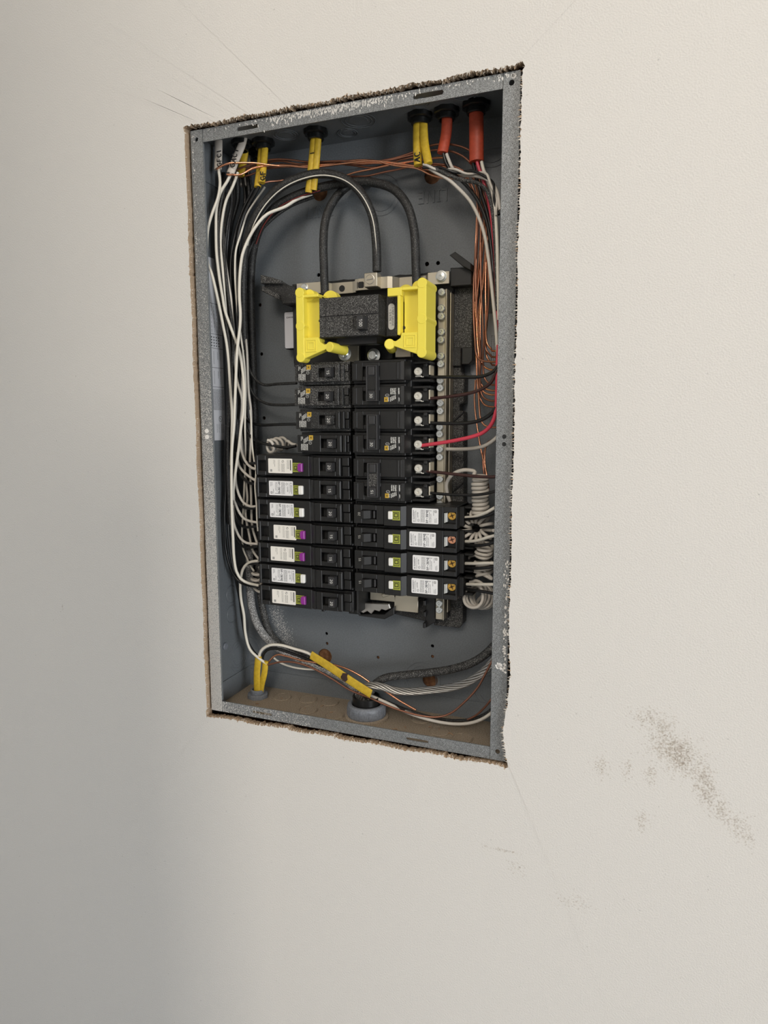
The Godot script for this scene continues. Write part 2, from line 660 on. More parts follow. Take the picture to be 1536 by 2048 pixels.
	M.old_label = printed(rotated(old_label(), true))
	M.new_label_left = printed(rotated(new_label(), true))
	M.new_label_right = printed(rotated(new_label(), false))
	M.print_left = printed(rotated(white_print(false), true))
	M.print_right = printed(rotated(white_print(true), false))
	M.gold_mark_left = printed(gold_square())
	M.emblem_left = printed(rotated(emblem(Color(0.62, 0.65, 0.24), Color(0.16, 0.17, 0.08), 64), true))
	M.emblem_right = printed(rotated(emblem(Color(0.64, 0.67, 0.26), Color(0.16, 0.17, 0.08), 64), false))


func gold_square() -> Image:
	var im := Image.create(24, 24, false, Image.FORMAT_RGB8)
	im.fill(Color(0.80, 0.66, 0.24))
	im.fill_rect(Rect2i(5, 5, 14, 14), Color(0.55, 0.43, 0.12))
	im.fill_rect(Rect2i(7, 7, 10, 10), Color(0.80, 0.66, 0.24))
	im.fill_rect(Rect2i(9, 9, 6, 6), Color(0.08, 0.07, 0.05))
	return im


# ---------------------------------------------------------------- the room
func make_room() -> void:
	var s := Shape.new()
	struct("floor", s.box(V(-1800, -1560, -300), V(4600, -1500, 5100), 0), M.floor)
	s = Shape.new()
	struct("ceiling", s.box(V(-1800, 3900, -300), V(4600, 3980, 5100), 0), M.ceiling)
	s = Shape.new()
	s.box(V(-1800, -1500, -300), V(-1700, 3900, 400), 0)
	s.box(V(-1800, -1500, 1300), V(-1700, 3900, 5100), 0)
	s.box(V(-1800, 450, 400), V(-1700, 3900, 1300), 0)
	struct("wall_left", s, M.room)
	s = Shape.new()
	s.box(V(4500, -1500, -300), V(4600, 3900, 2000), 0)
	s.box(V(4500, -1500, 3700), V(4600, 3900, 5100), 0)
	s.box(V(4500, 700, 2000), V(4600, 3900, 3700), 0)
	struct("wall_right", s, M.room)
	s = Shape.new()   # the wall behind the photographer, with its high window
	s.well(V(-1700, 900, 4900), V(4500, 3900, 5000), Vector2(0, 1700), Vector2(1700, 3400), 0)
	s.box(V(-1700, -1500, 4900), V(1200, 900, 5000), 0)
	s.box(V(2200, -1500, 4900), V(2300, 900, 5000), 0)
	struct("wall_front", s, M.room)
	s = Shape.new()
	s.well(V(0, 1700, 4930), V(1700, 3400, 4980), Vector2(60, 1760), Vector2(1640, 3340), 4)
	s.box(V(830, 1760, 4935), V(870, 3340, 4975), 3)
	struct("window_1", s, M.ceiling)
	s = Shape.new()
	s.box(V(4530, -1500, 2000), V(4580, 700, 2070), 3)
	s.box(V(4530, -1500, 3630), V(4580, 700, 3700), 3)
	s.box(V(4530, -1500, 2815), V(4580, 700, 2885), 3)
	s.box(V(4530, 630, 2070), V(4580, 700, 3630), 3)
	s.box(V(4530, -1500, 2070), V(4580, -1420, 3630), 3)
	struct("door_1", s, M.ceiling)
	s = Shape.new()
	s.box(V(-1780, -1500, 400), V(-1730, 450, 460), 3)
	s.box(V(-1780, -1500, 1240), V(-1730, 450, 1300), 3)
	s.box(V(-1780, 390, 460), V(-1730, 450, 1240), 3)
	s.box(V(-1780, -1500, 460), V(-1730, -1420, 1240), 3)
	struct("added_door_2", s, M.ceiling)  # unseen doorway frame added to go with the side fill
	s = Shape.new()
	struct("wall_cavity", s.box(V(-1700, -1500, -300), V(4500, 3900, -140), 0), M.wood)
	# unseen boxes added to keep the window light off the left of the wall
	s = Shape.new().box(V(-620, -1500, 960), V(-70, 1500, 1350), 4)
	var tall := solo("added_tall_blocker", "added unseen cabinet behind the carton left of the photographer", "tall_light_blocker", s, M.light_blocker, V(-345, -1500, 1100))
	part(tall, "blocker_front", Shape.new().box(V(-610, -1440, 950), V(-368, 1490, 962), 2), M.light_blocker)
	part(tall, "blocker_front", Shape.new().box(V(-362, -1440, 950), V(-80, 1490, 962), 2), M.light_blocker)
	s = Shape.new().box(V(-590, -1500, 500), V(-85, 240, 900), 4)
	var light_blocker := solo("added_low_blocker", "added unseen carton standing left of the photographer", "light_blocker", s, M.light_blocker, V(-270, -1500, 650))
	part(light_blocker, "blocker_strip", Shape.new().box(V(-370, 238, 499), V(-315, 241, 901), 0), M.paper)


# ---------------------------------------------------------------- the drywall with its ragged opening
func make_wall() -> void:
	var ink := Image.create(1100, 1500, false, Image.FORMAT_RGB8)
	ink.fill(Color.WHITE)
	var smears := [
		[V(316, -262, 0), 16, 12, 0.20, 0.20], [V(331, -272, 0), 12, 16, 0.3, 0.30], [V(340, -290, 0), 20, 15, 0.3, 0.55], [V(348, -300, 0), 16, 18, 0.3, 0.35],
		[V(366, -313, 0), 9, 17, 0.3, 0.42], [V(373, -328, 0), 8, 16, 0.3, 0.42], [V(384, -342, 0), 8, 12, 0.3, 0.36], [V(396, -352, 0), 8, 12, 0.3, 0.28], [V(407, -360, 0), 8, 14, 0.3, 0.22],
		[V(276, -319, 0), 9, 12, 0.2, 0.24], [V(301, -316, 0), 6, 12, 0.2, 0.22], [V(322, -318, 0), 6, 12, 0.2, 0.26], [V(317, -368, 0), 7, 12, 0.2, 0.24],
		[V(179, -430, 0), 22, 1.4, 0.3, 0.45], [V(196, -446, 0), 12, 7, 0.2, 0.10], [V(-406, -226, 0), 0.9, 6, 0.3, 0.5], [V(255, -470, 0), 24, 10, 0.2, 0.07],
	]
	for b in smears:   # grimy rubs: grain by grain, so that they sit on the high points of the paint
		var c: Vector3 = b[0]
		for k in int(b[1] * b[2] * 9.0):
			var q := Vector2(rng.randfn() * b[1] * 0.5, rng.randfn() * b[2] * 0.5)
			var p := Vector2i(int(c.x + q.x + 650), int(550 - c.y - q.y))
			if p.x >= 0 and p.y >= 0 and p.x < 1100 and p.y < 1500 and rng.randf() < b[4] * 0.42:
				var old := ink.get_pixelv(p)
				var f := 0.955 - rng.randf() * 0.07
				ink.set_pixelv(p, Color(old.r * f, old.g * f * 0.986, old.b * f * 0.97))
	for k in 260:
		var p := Vector2i(rng.randi_range(0, 1099), rng.randi_range(0, 1499))
		var f := rng.randf_range(0.82, 0.97)
		ink.set_pixelv(p, Color(f, f, f))
	var painted: StandardMaterial3D = M.paint.duplicate()
	painted.detail_enabled = true
	painted.detail_blend_mode = BaseMaterial3D.BLEND_MODE_MUL
	painted.detail_uv_layer = BaseMaterial3D.DETAIL_UV_2
	painted.detail_albedo = ImageTexture.create_from_image(ink)

	var n := 240
	var edge := PackedVector3Array()
	var outer := PackedVector3Array()
	var w := 184.3
	var h := 337.0
	var corners := [Vector2(-w, h), Vector2(-w, -h - 3), Vector2(w - 0.6, -h), Vector2(w - 0.4, h)]
	var far := [Vector2(-1700, 1100), Vector2(-1700, -1500), Vector2(4500, -1500), Vector2(4500, 1100)]
	for side in 4:
		var a: Vector2 = corners[side]
		var b: Vector2 = corners[(side + 1) % 4]
		var rough: float = [0.8, 1.5, 0.9, 1.4][side]
		for k in n:
			var t := float(k) / n
			var p := a.lerp(b, t)
			var out := Vector2(b.y - a.y, a.x - b.x).normalized()
			var end := minf(t, 1.0 - t) * a.distance_to(b)
			var j := rng.randfn() * rough * 0.45 + sin(t * 37.0 + side) * rough * 0.5 + (1.6 - end * 0.2 if end < 8.0 else 0.0)
			if side == 2 and t > 0.11 and t < 0.18:   # the notch low on the right
				j += 1.3 * sin((t - 0.11) / 0.07 * PI)
			if side == 2 and t > 0.01 and t < 0.10:   # a lip of compound laps over the flange below it
				j -= 3.4 * sin((t - 0.01) / 0.09 * PI)
			p += out * j
			edge.append(V(p.x, p.y, 6.0 + rng.randf_range(-0.3, 0.2)))
			var f: Vector2 = far[side].lerp(far[(side + 1) % 4], t)
			outer.append(V(f.x, f.y, 6.0))
	var near := [Vector2(-640, 540), Vector2(-640, -940), Vector2(440, -940), Vector2(440, 540)]
	var s := Shape.new()
	var total := edge.size()
	for i in total:
		var j := (i + 1) % total
		var m0: Vector2 = near[i / n].lerp(near[(i / n + 1) % 4], float(i % n) / n)
		var m1: Vector2 = near[j / n].lerp(near[(j / n + 1) % 4], float(j % n) / n)
		for band in [[edge[i], V(m0.x, m0.y, 6), V(m1.x, m1.y, 6), edge[j]], [V(m0.x, m0.y, 6), outer[i], outer[j], V(m1.x, m1.y, 6)]]:
			var ring := []
			for q in band:
				ring.append(s.vert(q, Vector3.BACK, Vector2((clampf(q.x, -640, 440) + 650) / 1100.0, (550 - clampf(q.y, -940, 540)) / 1500.0)))
			s.tri(ring[0], ring[1], ring[2])
			s.tri(ring[0], ring[2], ring[3])
	var wall := struct("wall_back", s, painted)
	wall.mesh = with_second_uv(s, painted)
	s = Shape.new()   # the cut core of the board
	for i in total:
		var j := (i + 1) % total
		var oa := (edge[i] - V(0, 0, edge[i].z))
		var ob := (edge[j] - V(0, 0, edge[j].z))
		var ja := rng.randf_range(0.992, 1.004)
		s.quad(edge[i], edge[j], ob * 1.0 + V(0, 0, 1.5), oa * 1.0 + V(0, 0, 1.5))
		s.quad(oa + V(0, 0, 1.5), ob + V(0, 0, 1.5), ob * 1.004 + V(0, 0, -6.7), oa * 1.004 + V(0, 0, -6.7))
	part(wall, "gypsum_core", s, M.gypsum, "cut brown gypsum edge of the opening")
	s = Shape.new()
	s.box(V(-1700, -1500, -7), V(-192, 1100, -6), 0)
	s.box(V(192, -1500, -7), V(4500, 1100, -6), 0)
	s.box(V(-192, 345, -7), V(192, 1100, -6), 0)
	s.box(V(-192, -1500, -7), V(192, -347, -6), 0)
	part(wall, "backing_paper", s, M.paper)
	# torn shreds of the board's two papers round the cut
	var pale := Shape.new()
	s = Shape.new()
	for i in total * 2:
		i = i % total
		if rng.randf() < 0.75:
			var e := edge[i]
			var side := i / n
			var inward: Vector3 = [V(1, 0, 0), V(0, 1, 0), V(-1, 0, 0), V(0, -1, 0)][side]
			var along := inward.cross(Vector3.BACK)
			var l: float = rng.randf_range(0.3, 1.0) * [1.7, 2.4, 3.6, 2.6][side]
			var b := rng.randf_range(0.3, 1.0)
			var z := rng.randf_range(-3.0, 0.8)
			var p0 := e - inward * 0.6 - along * b
			var p1 := e - inward * 0.6 + along * b
			var p2 := e + inward * l + along * rng.randf_range(-1.2, 1.2) + V(0, 0, rng.randf_range(-1.5, 1.2))
			(pale if rng.randf() < (0.5 if side % 2 == 1 else 0.75) else s).quad(p0 + V(0, 0, z), p1 + V(0, 0, z), p2 + V(0, 0, z), p2 + V(0, 0, z - 0.3))
	var torn := part(wall, "torn_paper", s, M.gypsum, "torn shreds of paper fringing the cut")
	torn.set_meta("kind", "stuff")
	torn = part(wall, "torn_paper", pale, M.shred, "pale shreds of face paper fringing the cut")
	torn.set_meta("kind", "stuff")


func with_second_uv(s: Shape, m: Material) -> ArrayMesh:
	var p := PackedVector3Array()
	for q in s.v:
		p.append(q * MM)
	var a := []
	a.resize(Mesh.ARRAY_MAX)
	a[Mesh.ARRAY_VERTEX] = p
	a[Mesh.ARRAY_NORMAL] = s.n
	a[Mesh.ARRAY_TEX_UV] = s.uv
	a[Mesh.ARRAY_TEX_UV2] = s.uv
	a[Mesh.ARRAY_INDEX] = s.idx
	var made := ArrayMesh.new()
	made.add_surface_from_arrays(Mesh.PRIMITIVE_TRIANGLES, a)
	made.surface_set_material(0, m)
	return made


# ---------------------------------------------------------------- the steel enclosure
func holed(s: Shape, lo: Vector2, hi: Vector2, z0: float, z1: float, holes: Array, vertical: bool) -> Shape:
	# a strip with holes ([centre, half length, half height]) on its middle line, as two halves that meet there
	for half in [-1, 1]:
		var poly := PackedVector2Array()
		var mid := (lo + hi) / 2
		var line := []
		for hole in holes:
			var c: float = hole[0]
			var steps := 8
			for k in steps + 1:
				var a := PI * (1.0 - float(k) / steps)
				line.append(Vector2(c + cos(a) * hole[1], half * (sin(a) * hole[2] if hole[1] <= 4.0 else (0.0 if k == 0 or k == steps else hole[2] * (0.75 + 0.25 * sin(a))))))
		if vertical:
			poly.append(Vector2(mid.x, lo.y))
			for q in line:
				poly.append(Vector2(mid.x + q.y, q.x))
			poly.append(Vector2(mid.x, hi.y))
			poly.append(Vector2(hi.x if half > 0 else lo.x, hi.y))
			poly.append(Vector2(hi.x if half > 0 else lo.x, lo.y))
		else:
			poly.append(Vector2(lo.x, mid.y))
			for q in line:
				poly.append(Vector2(q.x, mid.y + q.y))
			poly.append(Vector2(hi.x, mid.y))
			poly.append(Vector2(hi.x, hi.y if half > 0 else lo.y))
			poly.append(Vector2(lo.x, hi.y if half > 0 else lo.y))
		s.prism(poly, z0, z1, 0.0)
	return s


func circle_line(s: Shape, c: Vector3, r: float, axis: Vector3, thick := 0.5, gap := 0.0) -> Shape:
	var u := axis.cross(Vector3.UP if absf(axis.y) < 0.9 else Vector3.RIGHT).normalized()
	var w := axis.cross(u)
	var path := PackedVector3Array()
	for k in 41:
		var a := gap + (TAU - gap * 2) * k / 40
		path.append(c + u * cos(a) * r + w * sin(a) * r)
	s.tube(path, thick, 5)
	return s


func make_enclosure() -> void:
	var t := thing("electrical_enclosure", "grey steel enclosure sunk in the wall, its speckled flange framing all the wiring", "enclosure", V(0, 0, 0))
	var s := Shape.new()
	# back sheet, pierced
	var csg := CSGCombiner3D.new()
	csg.name = "back_panel"
	t.add_child(csg)
	from[csg] = V(0, 0, 0)
	var sheet := CSGBox3D.new()
	sheet.name = "sheet"
	sheet.size = V(360, 668, 1.6) * MM
	sheet.position = V(0, 0, DEPTH - 0.8) * MM
	sheet.material = M.enamel
	csg.add_child(sheet)
	var holes := [[V(-68, 189.5, 0), 2.2], [V(-148.8, 160, 0), 2.2], [V(-148.4, 100.8, 0), 2.2], [V(-147, 21.8, 0), 2.2], [V(66.5, 191, 0), 2.4], [V(79.3, 191, 0), 2.2],
		[V(-63.9, -249.4, 0), 2.0], [V(-63.4, -262.4, 0), 2.0], [V(6.3, -272, 0), 2.0], [V(76.3, -249, 0), 2.0], [V(76.4, -262, 0), 2.0],
		[V(-66.4, -279.3, 0), 9.5], [V(-64.6, 282, 0), 9.5], [V(72.2, 284.2, 0), 9.5], [V(73.5, -291.8, 0), 9.5]]
	for hole in holes:
		var c := CSGCylinder3D.new()
		c.name = "hole"
		c.operation = CSGShape3D.OPERATION_SUBTRACTION
		c.radius = hole[1] * MM
		c.height = 0.01
		c.sides = 20
		c.material = M.enamel
		c.rotation_degrees.x = 90
		c.position = (hole[0] + V(0, 0, DEPTH)) * MM
		csg.add_child(c, true)
	var stud := Shape.new()
	for y in [-281, 283]:
		stud.box(V(-100, y - 20, DEPTH - 22), V(100, y + 20, DEPTH - 4), 0)
	var timber := struct("trim_1", stud, M.wood)
	timber.set_meta("label", "timber blocking behind the enclosure")
	# sides, top and bottom
	part(t, "side_panel", Shape.new().box(V(-180.5, -334, DEPTH - 1), V(-178.5, 334, -1.2), 0), M.enamel)
	part(t, "side_panel", Shape.new().box(V(178.5, -334, DEPTH - 1), V(180.5, 334, -1.2), 0), M.enamel)
	part(t, "top_panel", Shape.new().box(V(-178.5, 332, DEPTH - 1), V(178.5, 334, -1.2), 0), M.enamel)
	part(t, "bottom_panel", Shape.new().box(V(-178.5, -334, DEPTH - 1), V(178.5, -332, -1.2), 0), M.dust, "bottom sheet lying under brown dust")
	# shallow folds where the back meets top, bottom and left
	part(t, "corner_fold", Shape.new().prism(PackedVector2Array([Vector2(-332, DEPTH), Vector2(-310, DEPTH), Vector2(-310, DEPTH + 0.9), Vector2(-332, DEPTH + 1.6)]), -178, 178, 0, Transform3D(YZ, V(0, 0, 0))), M.enamel)
	part(t, "corner_fold", Shape.new().prism(PackedVector2Array([Vector2(302, DEPTH), Vector2(332, DEPTH), Vector2(332, DEPTH + 1.6), Vector2(302, DEPTH + 0.9)]), -178, 178, 0, Transform3D(YZ, V(0, 0, 0))), M.enamel)
	part(t, "corner_fold", Shape.new().box(V(-178.4, -332, DEPTH), V(-177.2, -306, -2), 0.2), M.enamel)
	part(t, "corner_fold", Shape.new().box(V(-178.4, 288, DEPTH), V(-177.2, 332, -2), 0.2), M.enamel)
	# flange
	part(t, "flange", holed(Shape.new(), Vector2(-181, -334.6), Vector2(-165.5, 334.6), -1.4, 0, [[-325.0, 2.2, 2.2], [325.0, 2.2, 2.2]], true), M.flange)
	part(t, "flange", holed(Shape.new(), Vector2(165.5, -334.6), Vector2(181, 334.6), -1.4, 0, [[-325.0, 2.6, 2.6], [-5.6, 2.2, 2.2], [1.8, 2.2, 2.2], [325.0, 2.6, 2.6]], true), M.flange)
	part(t, "flange", holed(Shape.new(), Vector2(-165, 321.2), Vector2(165, 334.6), -1.6, -0.3, [[-108.0, 13.5, 2.2], [93.0, 15.5, 2.4]], false), M.flange)
	part(t, "flange", holed(Shape.new(), Vector2(-165, -334.6), Vector2(165, -321.2), -1.6, -0.3, [[-110.0, 14.0, 1.5], [85.0, 13.0, 1.5]], false), M.flange)
	for x in [-165.5, 165.5]:
		part(t, "flange_lip", Shape.new().box(V(x - 0.5, -320, -2.6), V(x + 0.5, 320, -0.8), 0.2), M.enamel)
	part(t, "flange_rim", Shape.new().box(V(180.6, -334, -12), V(181.6, 334, -0.4), 0.2), M.enamel)
	# two painted-over plugs low on the left strip, like those on the right
	for y in [-0.5, 6.4]:
		part(t, "hole_plug", Shape.new().disc(V(-173.5, y, 0), 2.6, 0.6), M.fleck, "white filler in a hole")
	# knockouts: rings struck into the sheet
	for k in 7:
		var y: float = [-53.6, -80.4, -106.8, -135.2, -167.1, -199.4, -225.0][k]
		part(t, "knockout", circle_line(Shape.new().disc(V(-178.6, y, -46), 10.6, 0.7, 0.3, Vector3.RIGHT), V(-178.2, y, -46), 11.2, Vector3.RIGHT, 0.5), M.enamel)
	for c in [V(-115.4, 0, -59.4), V(-81.4, 0, -64), V(-51.8, 0, -66), V(-66.7, 0, -36), V(70, 0, -60), V(99.5, 0, -37), V(-30, 0, -33), V(128, 0, -30)]:
		part(t, "knockout", circle_line(Shape.new().disc(V(c.x, -332.2, c.z), 10.6, 0.9, 0.3, Vector3.UP), V(c.x, -331.6, c.z), 11.4, Vector3.UP, 0.5, 0.25), M.dust)
	for c in [V(-84.3, 14, -40), V(5.1, 18, -36), V(77.5, 10, -22), V(-18.2, 11, -60), V(124, 14, -18)]:
		var ring := Shape.new().disc(V(c.x, 332.3, c.z), c.y * 0.55, 0.9, 0.3, Vector3.DOWN)
		circle_line(ring, V(c.x, 331.6, c.z), c.y, Vector3.DOWN, 0.5, 0.2)
		circle_line(ring, V(c.x, 331.6, c.z), c.y * 0.78, Vector3.DOWN, 0.5, 0.4)
		part(t, "knockout", ring, M.enamel)
	for c in [[V(12.7, 270, -83)][0], [V(138.3, 305.6, -83)][0], [V(149.8, -292.9, -83)][0], [V(64.4, -292.7, -83)][0], [V(-180, -283.6, -19)][0]]:
		var ring := circle_line(Shape.new(), V(c.x, c.y, DEPTH + 0.2), 17, Vector3.BACK, 0.45, 0.5)
		circle_line(ring, V(c.x, c.y, DEPTH + 0.2), 22, Vector3.BACK, 0.45, 0.2)
		part(t, "knockout", ring, M.enamel)
	var wall_ring := circle_line(Shape.new(), V(-178.4, -284, -58), 12, Vector3.RIGHT, 0.45, 0.3)
	for r in [16.0, 20.0]:
		circle_line(wall_ring, V(-178.4, -284, -58), r, Vector3.RIGHT, 0.45, 0.5)
	part(t, "knockout", wall_ring, M.enamel)
	var screw := Shape.new().disc(V(-178.4, -262, -28), 4.6, 2.4, 0.8, Vector3.RIGHT)
	screw.box(V(-176.1, -263.2, -29.2), V(-175.6, -260.8, -26.8), 0.1)
	part(t, "wall_screw", screw, M.grey_plastic)
	# embossed words on the back sheet
	var at: Vector3 = [V(-64.8, 260.2, -83.6)][0]
	figures(t, "embossed_lettering", "LINE", V(at.x, at.y, DEPTH + 0.05), 17, 0, M.enamel, 1.8)
	at = [V(73.1, 262.2, -83.6)][0]
	figures(t, "embossed_lettering", "LINE", V(at.x, at.y, DEPTH + 0.05), 17, 180, M.enamel, 1.8)
	# stickers
	var im := Image.create(150, 1030, false, Image.FORMAT_RGB8)
	im.fill(Color(0.86, 0.865, 0.88))
	var ink := Color(0.22, 0.23, 0.24)
	for y in [250, 420, 500, 610, 720]:
		im.fill_rect(Rect2i(0, y, 150, 2), ink)
	for k in 7:
		for x in [26, 50, 74, 98, 122]:
			pillar(im, Vector2i(x, 262 + k * 22), rng.randi_range(10, 18), ink)
	for x in range(20, 130, 22):
		for y in range(436, 490, 16):
			im.fill_rect(Rect2i(x, y, 9, 7), ink)
	for x in [30, 60, 96, 118]:
		pillar(im, Vector2i(x, 520), rng.randi_range(40, 80), ink)
		pillar(im, Vector2i(x, 630), rng.randi_range(30, 80), ink)
	for x in range(8, 142, 7):
		pillar(im, Vector2i(x, 734), 120, ink)
	listed_mark(im, Vector2i(106, 905), 17, ink)
	for x in [70, 86, 112, 128]:
		pillar(im, Vector2i(x, 935), 50, ink)
	var sticker := Shape.new()
	sticker.quad(V(-177.9, -5, -12), V(-177.9, -5, -44), V(-177.9, 206, -44), V(-177.9, 206, -12))
	part(t, "side_sticker", sticker, printed(im), "long pale printed sticker on the left side sheet")
	im = Image.create(140, 256, false, Image.FORMAT_RGB8)
	im.fill(Color(0.66, 0.67, 0.69))
	for x in [14, 100, 110, 118, 126]:
		pillar(im, Vector2i(x, 90), 120, ink)
	part(t, "back_sticker", Shape.new().prism(pad(Vector2(118, 68), Vector2(150, 133), 3), DEPTH, DEPTH + 0.3), printed(im), "grey printed sticker behind the copper wires")
	# paint spatter and scrapes on flange and back
	s = Shape.new()
	for k in 420:
		var u := rng.randf()
		fleck(s, V(lerpf(-60, 40, u) + rng.randfn() * 26, 333 - absf(rng.randfn()) * 3.2, 0.02), rng.randf_range(0.3, 1.1), 2.2)
	for k in 130:
		fleck(s, V(rng.randf_range(-160, 160), 333.4 - absf(rng.randfn()) * 1.8, 0.02), rng.randf_range(0.3, 0.9), 1.6)
	for c in [[V(174, 330.5, 0.1), 3.0], [V(169, 330.5, 0.1), 2.2], [V(162, 330.5, 0.0), 2.4], [V(173, -232, 0.1), 4.0], [V(177, -236, 0.1), 2.4], [V(178, -214, 0.1), 2.2]]:
		for k in 5:
			fleck(s, c[0] + V(rng.randfn() * 1.1, rng.randfn() * 1.4, 0), c[1] * rng.randf_range(0.5, 0.8), 1.3)
	for k in 60:
		fleck(s, V(178.3 + rng.randfn() * 1.1, rng.randf_range(-240, -120), 0.12), rng.randf_range(0.4, 1.6), 1.5)
	for k in 60:
		fleck(s, V(-179.0 + absf(rng.randfn()) * 1.0, rng.randf_range(190, 330), 0.12), rng.randf_range(0.3, 0.8), 1.6)
	part(t, "paint_flecks", s, M.fleck, "scraped white wall paint on the flange").set_meta("kind", "stuff")
	s = Shape.new()   # overspray: dense at the foot of the left strip, thinning out upwards
	for k in 30000:
		var y := minf(-334.0 + absf(rng.randfn()) * 175.0, 330.0)
		fleck(s, V(rng.randf_range(-180.8, -165.7), y, 0.12), rng.randf_range(0.2, 0.55), 1.0)
	for k in 900:
		fleck(s, V(-165.0 + pow(rng.randf(), 1.6) * 120, rng.randf_range(-334.2, -321.6), -0.2), rng.randf_range(0.2, 0.6), 1.0)
	for k in 700:
		var u := rng.randf()
		var c: Vector3 = [V(-138.8, -227.2, -83)][0].lerp([V(-119.8, -267.5, -83)][0], u)
		fleck(s, V(c.x + rng.randfn() * 6, c.y + rng.randfn() * 4, DEPTH + 0.05), rng.randf_range(0.2, 0.6), 1.0)
	part(t, "overspray", s, M.fleck, "white overspray speckles").set_meta("kind", "stuff")


func pillar(im: Image, at: Vector2i, length: int, c: Color) -> void:
	var y := at.y
	while y < at.y + length:
		var h := rng.randi_range(2, 5)
		im.fill_rect(Rect2i(at.x + rng.randi_range(0, 1), y, 3, mini(h, at.y + length - y)), c)
		y += h + rng.randi_range(1, 2)


func fleck(s: Shape, at: Vector3, r: float, stretch: float) -> void:
	var a := rng.randf() * TAU
	var u := V(cos(a), sin(a), 0) * r
	var w := V(-sin(a), cos(a), 0) * r * 0.6
	if stretch > 1.0:
		u.y *= stretch
		w.y *= stretch
	s.quad(at - u + w * 0.3, at - w, at + u - w * 0.2, at + w)


# ---------------------------------------------------------------- plastic base, bus and neutral bar
func make_interior() -> void:
	var t := thing("breaker_mounting_base", "black plastic mounting base behind the breakers, tin plated straps across its top", "mounting base", V(0, 0, -70))
	var base := PackedVector2Array([Vector2(-93, 177), Vector2(-93, 86), Vector2(-60, 86), Vector2(-60, -198), Vector2(-24, -205), Vector2(-24, -214), Vector2(8, -214), Vector2(12, -208), Vector2(30, -208), Vector2(80, -214), Vector2(80, 177)])
	part(t, "tray", Shape.new().prism(base, -78, -64, 1.0), M.black_dusted)
	part(t, "tray_side", Shape.new().box(V(79, -210, -80), V(98, 172, -65), 0.6), M.black)
	part(t, "centre_rib", Shape.new().box(V(4.2, -200, -64), V(6.6, 80, -22), 0.5), M.black_soft)
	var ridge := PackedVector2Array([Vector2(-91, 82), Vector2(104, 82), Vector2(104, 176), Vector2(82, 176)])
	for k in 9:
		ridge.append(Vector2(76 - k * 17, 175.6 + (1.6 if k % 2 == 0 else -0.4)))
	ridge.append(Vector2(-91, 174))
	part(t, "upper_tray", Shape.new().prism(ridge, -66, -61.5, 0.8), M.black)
	# stepped plate right of the neutral bar
	var plate := PackedVector2Array([Vector2(96, 161), Vector2(124, 161), Vector2(124, 92), Vector2(112, 92), Vector2(112, 70), Vector2(116, 66), Vector2(116, 37), Vector2(111, 35), Vector2(111, 29), Vector2(116, 27), Vector2(117, -60), Vector2(118, -212), Vector2(114, -217), Vector2(84, -217), Vector2(84, -190), Vector2(96, -190)])
	part(t, "bar_plate", Shape.new().prism(plate, -80, -64, 0.8), M.black_dusty)
	part(t, "plate_latch", Shape.new().box(V(99, 76, -64), V(113, 96, -60), 0.8), M.black_dusted)
	part(t, "plate_tab", Shape.new().prism(PackedVector2Array([Vector2(113, 96), Vector2(125, 96), Vector2(125, 82), Vector2(121, 78), Vector2(113, 78)]), -78, -63, 0.6), M.black)
	for y in [20.0, -40.0, -58.0]:
		part(t, "plate_gusset", Shape.new().prism(PackedVector2Array([Vector2(98, y - 10), Vector2(116, y + 6), Vector2(116, y + 8), Vector2(98, y - 8)]), -64, -62.5, 0.3), M.black)
	# shoulder channels at the top corners
	part(t, "corner_channel", Shape.new().prism(PackedVector2Array([Vector2(-79, 170), Vector2(-79, 152), Vector2(-97, 152), Vector2(-99, 156), Vector2(-121, 172), Vector2(-121, 184), Vector2(-110, 183), Vector2(-96, 175), Vector2(-90, 173)]), -72, -48, 0.8), M.black_dusted)
	var gutter := Shape.new().prism(PackedVector2Array([Vector2(-122, 176), Vector2(-122, 186), Vector2(-96, 178), Vector2(-96, 174)]), -48, -42, 0.6)
	gutter.prism(PackedVector2Array([Vector2(-122, 168), Vector2(-120, 173), Vector2(-98, 162), Vector2(-98, 156)]), -48, -42, 0.6)
	part(t, "corner_channel", gutter, M.black_dusty)
	part(t, "corner_channel", Shape.new().prism(PackedVector2Array([Vector2(103, 158), Vector2(126, 158), Vector2(126, 172), Vector2(121, 176), Vector2(103, 177)]), -74, -50, 0.8), M.black)
	gutter = Shape.new().prism(PackedVector2Array([Vector2(104, 188), Vector2(110, 191), Vector2(127, 178), Vector2(127, 171), Vector2(118, 176)]), -72, -42, 0.6)
	part(t, "corner_channel", gutter, M.black_soft)
	# tin plated strap over the top
	var strap := Shape.new()
	var run := PackedVector2Array()
	var under := PackedVector2Array()
	for q in [Vector2(-76, -44), Vector2(-46, -44), Vector2(-42, -47), Vector2(-38, -56), Vector2(-12, -56), Vector2(-7, -54), Vector2(-5, -47), Vector2(0, -45), Vector2(34, -45), Vector2(39, -47), Vector2(44, -56), Vector2(74, -56), Vector2(78, -50), Vector2(80, -45), Vector2(103, -45)]:
		run.append(q)
		under.append(q - Vector2(0, 2.2))
	under.reverse()
	run.append_array(under)
	strap.prism(run, -6.2, 6.2, 0.3, Transform3D(XZ, V(0, 166.5, 0)))
	part(t, "neutral_strap", strap, M.tin)
	var screw := Shape.new().disc(V(-66, 168, -44), 4.2, 2.0, 0.8)
	part(t, "strap_screw", screw.box(V(-68.4, 167.4, -42.0), V(-63.6, 168.6, -41.7), 0.1), M.zinc)
	screw = Shape.new().lathe([Vector2(6, 0), Vector2(6, 1), Vector2(4.8, 1.6), Vector2(4.4, 2.6), Vector2(1.4, 3.0), Vector2(0.01, 1.4)], V(94.5, 168, -45))
	part(t, "strap_screw", screw, M.zinc)
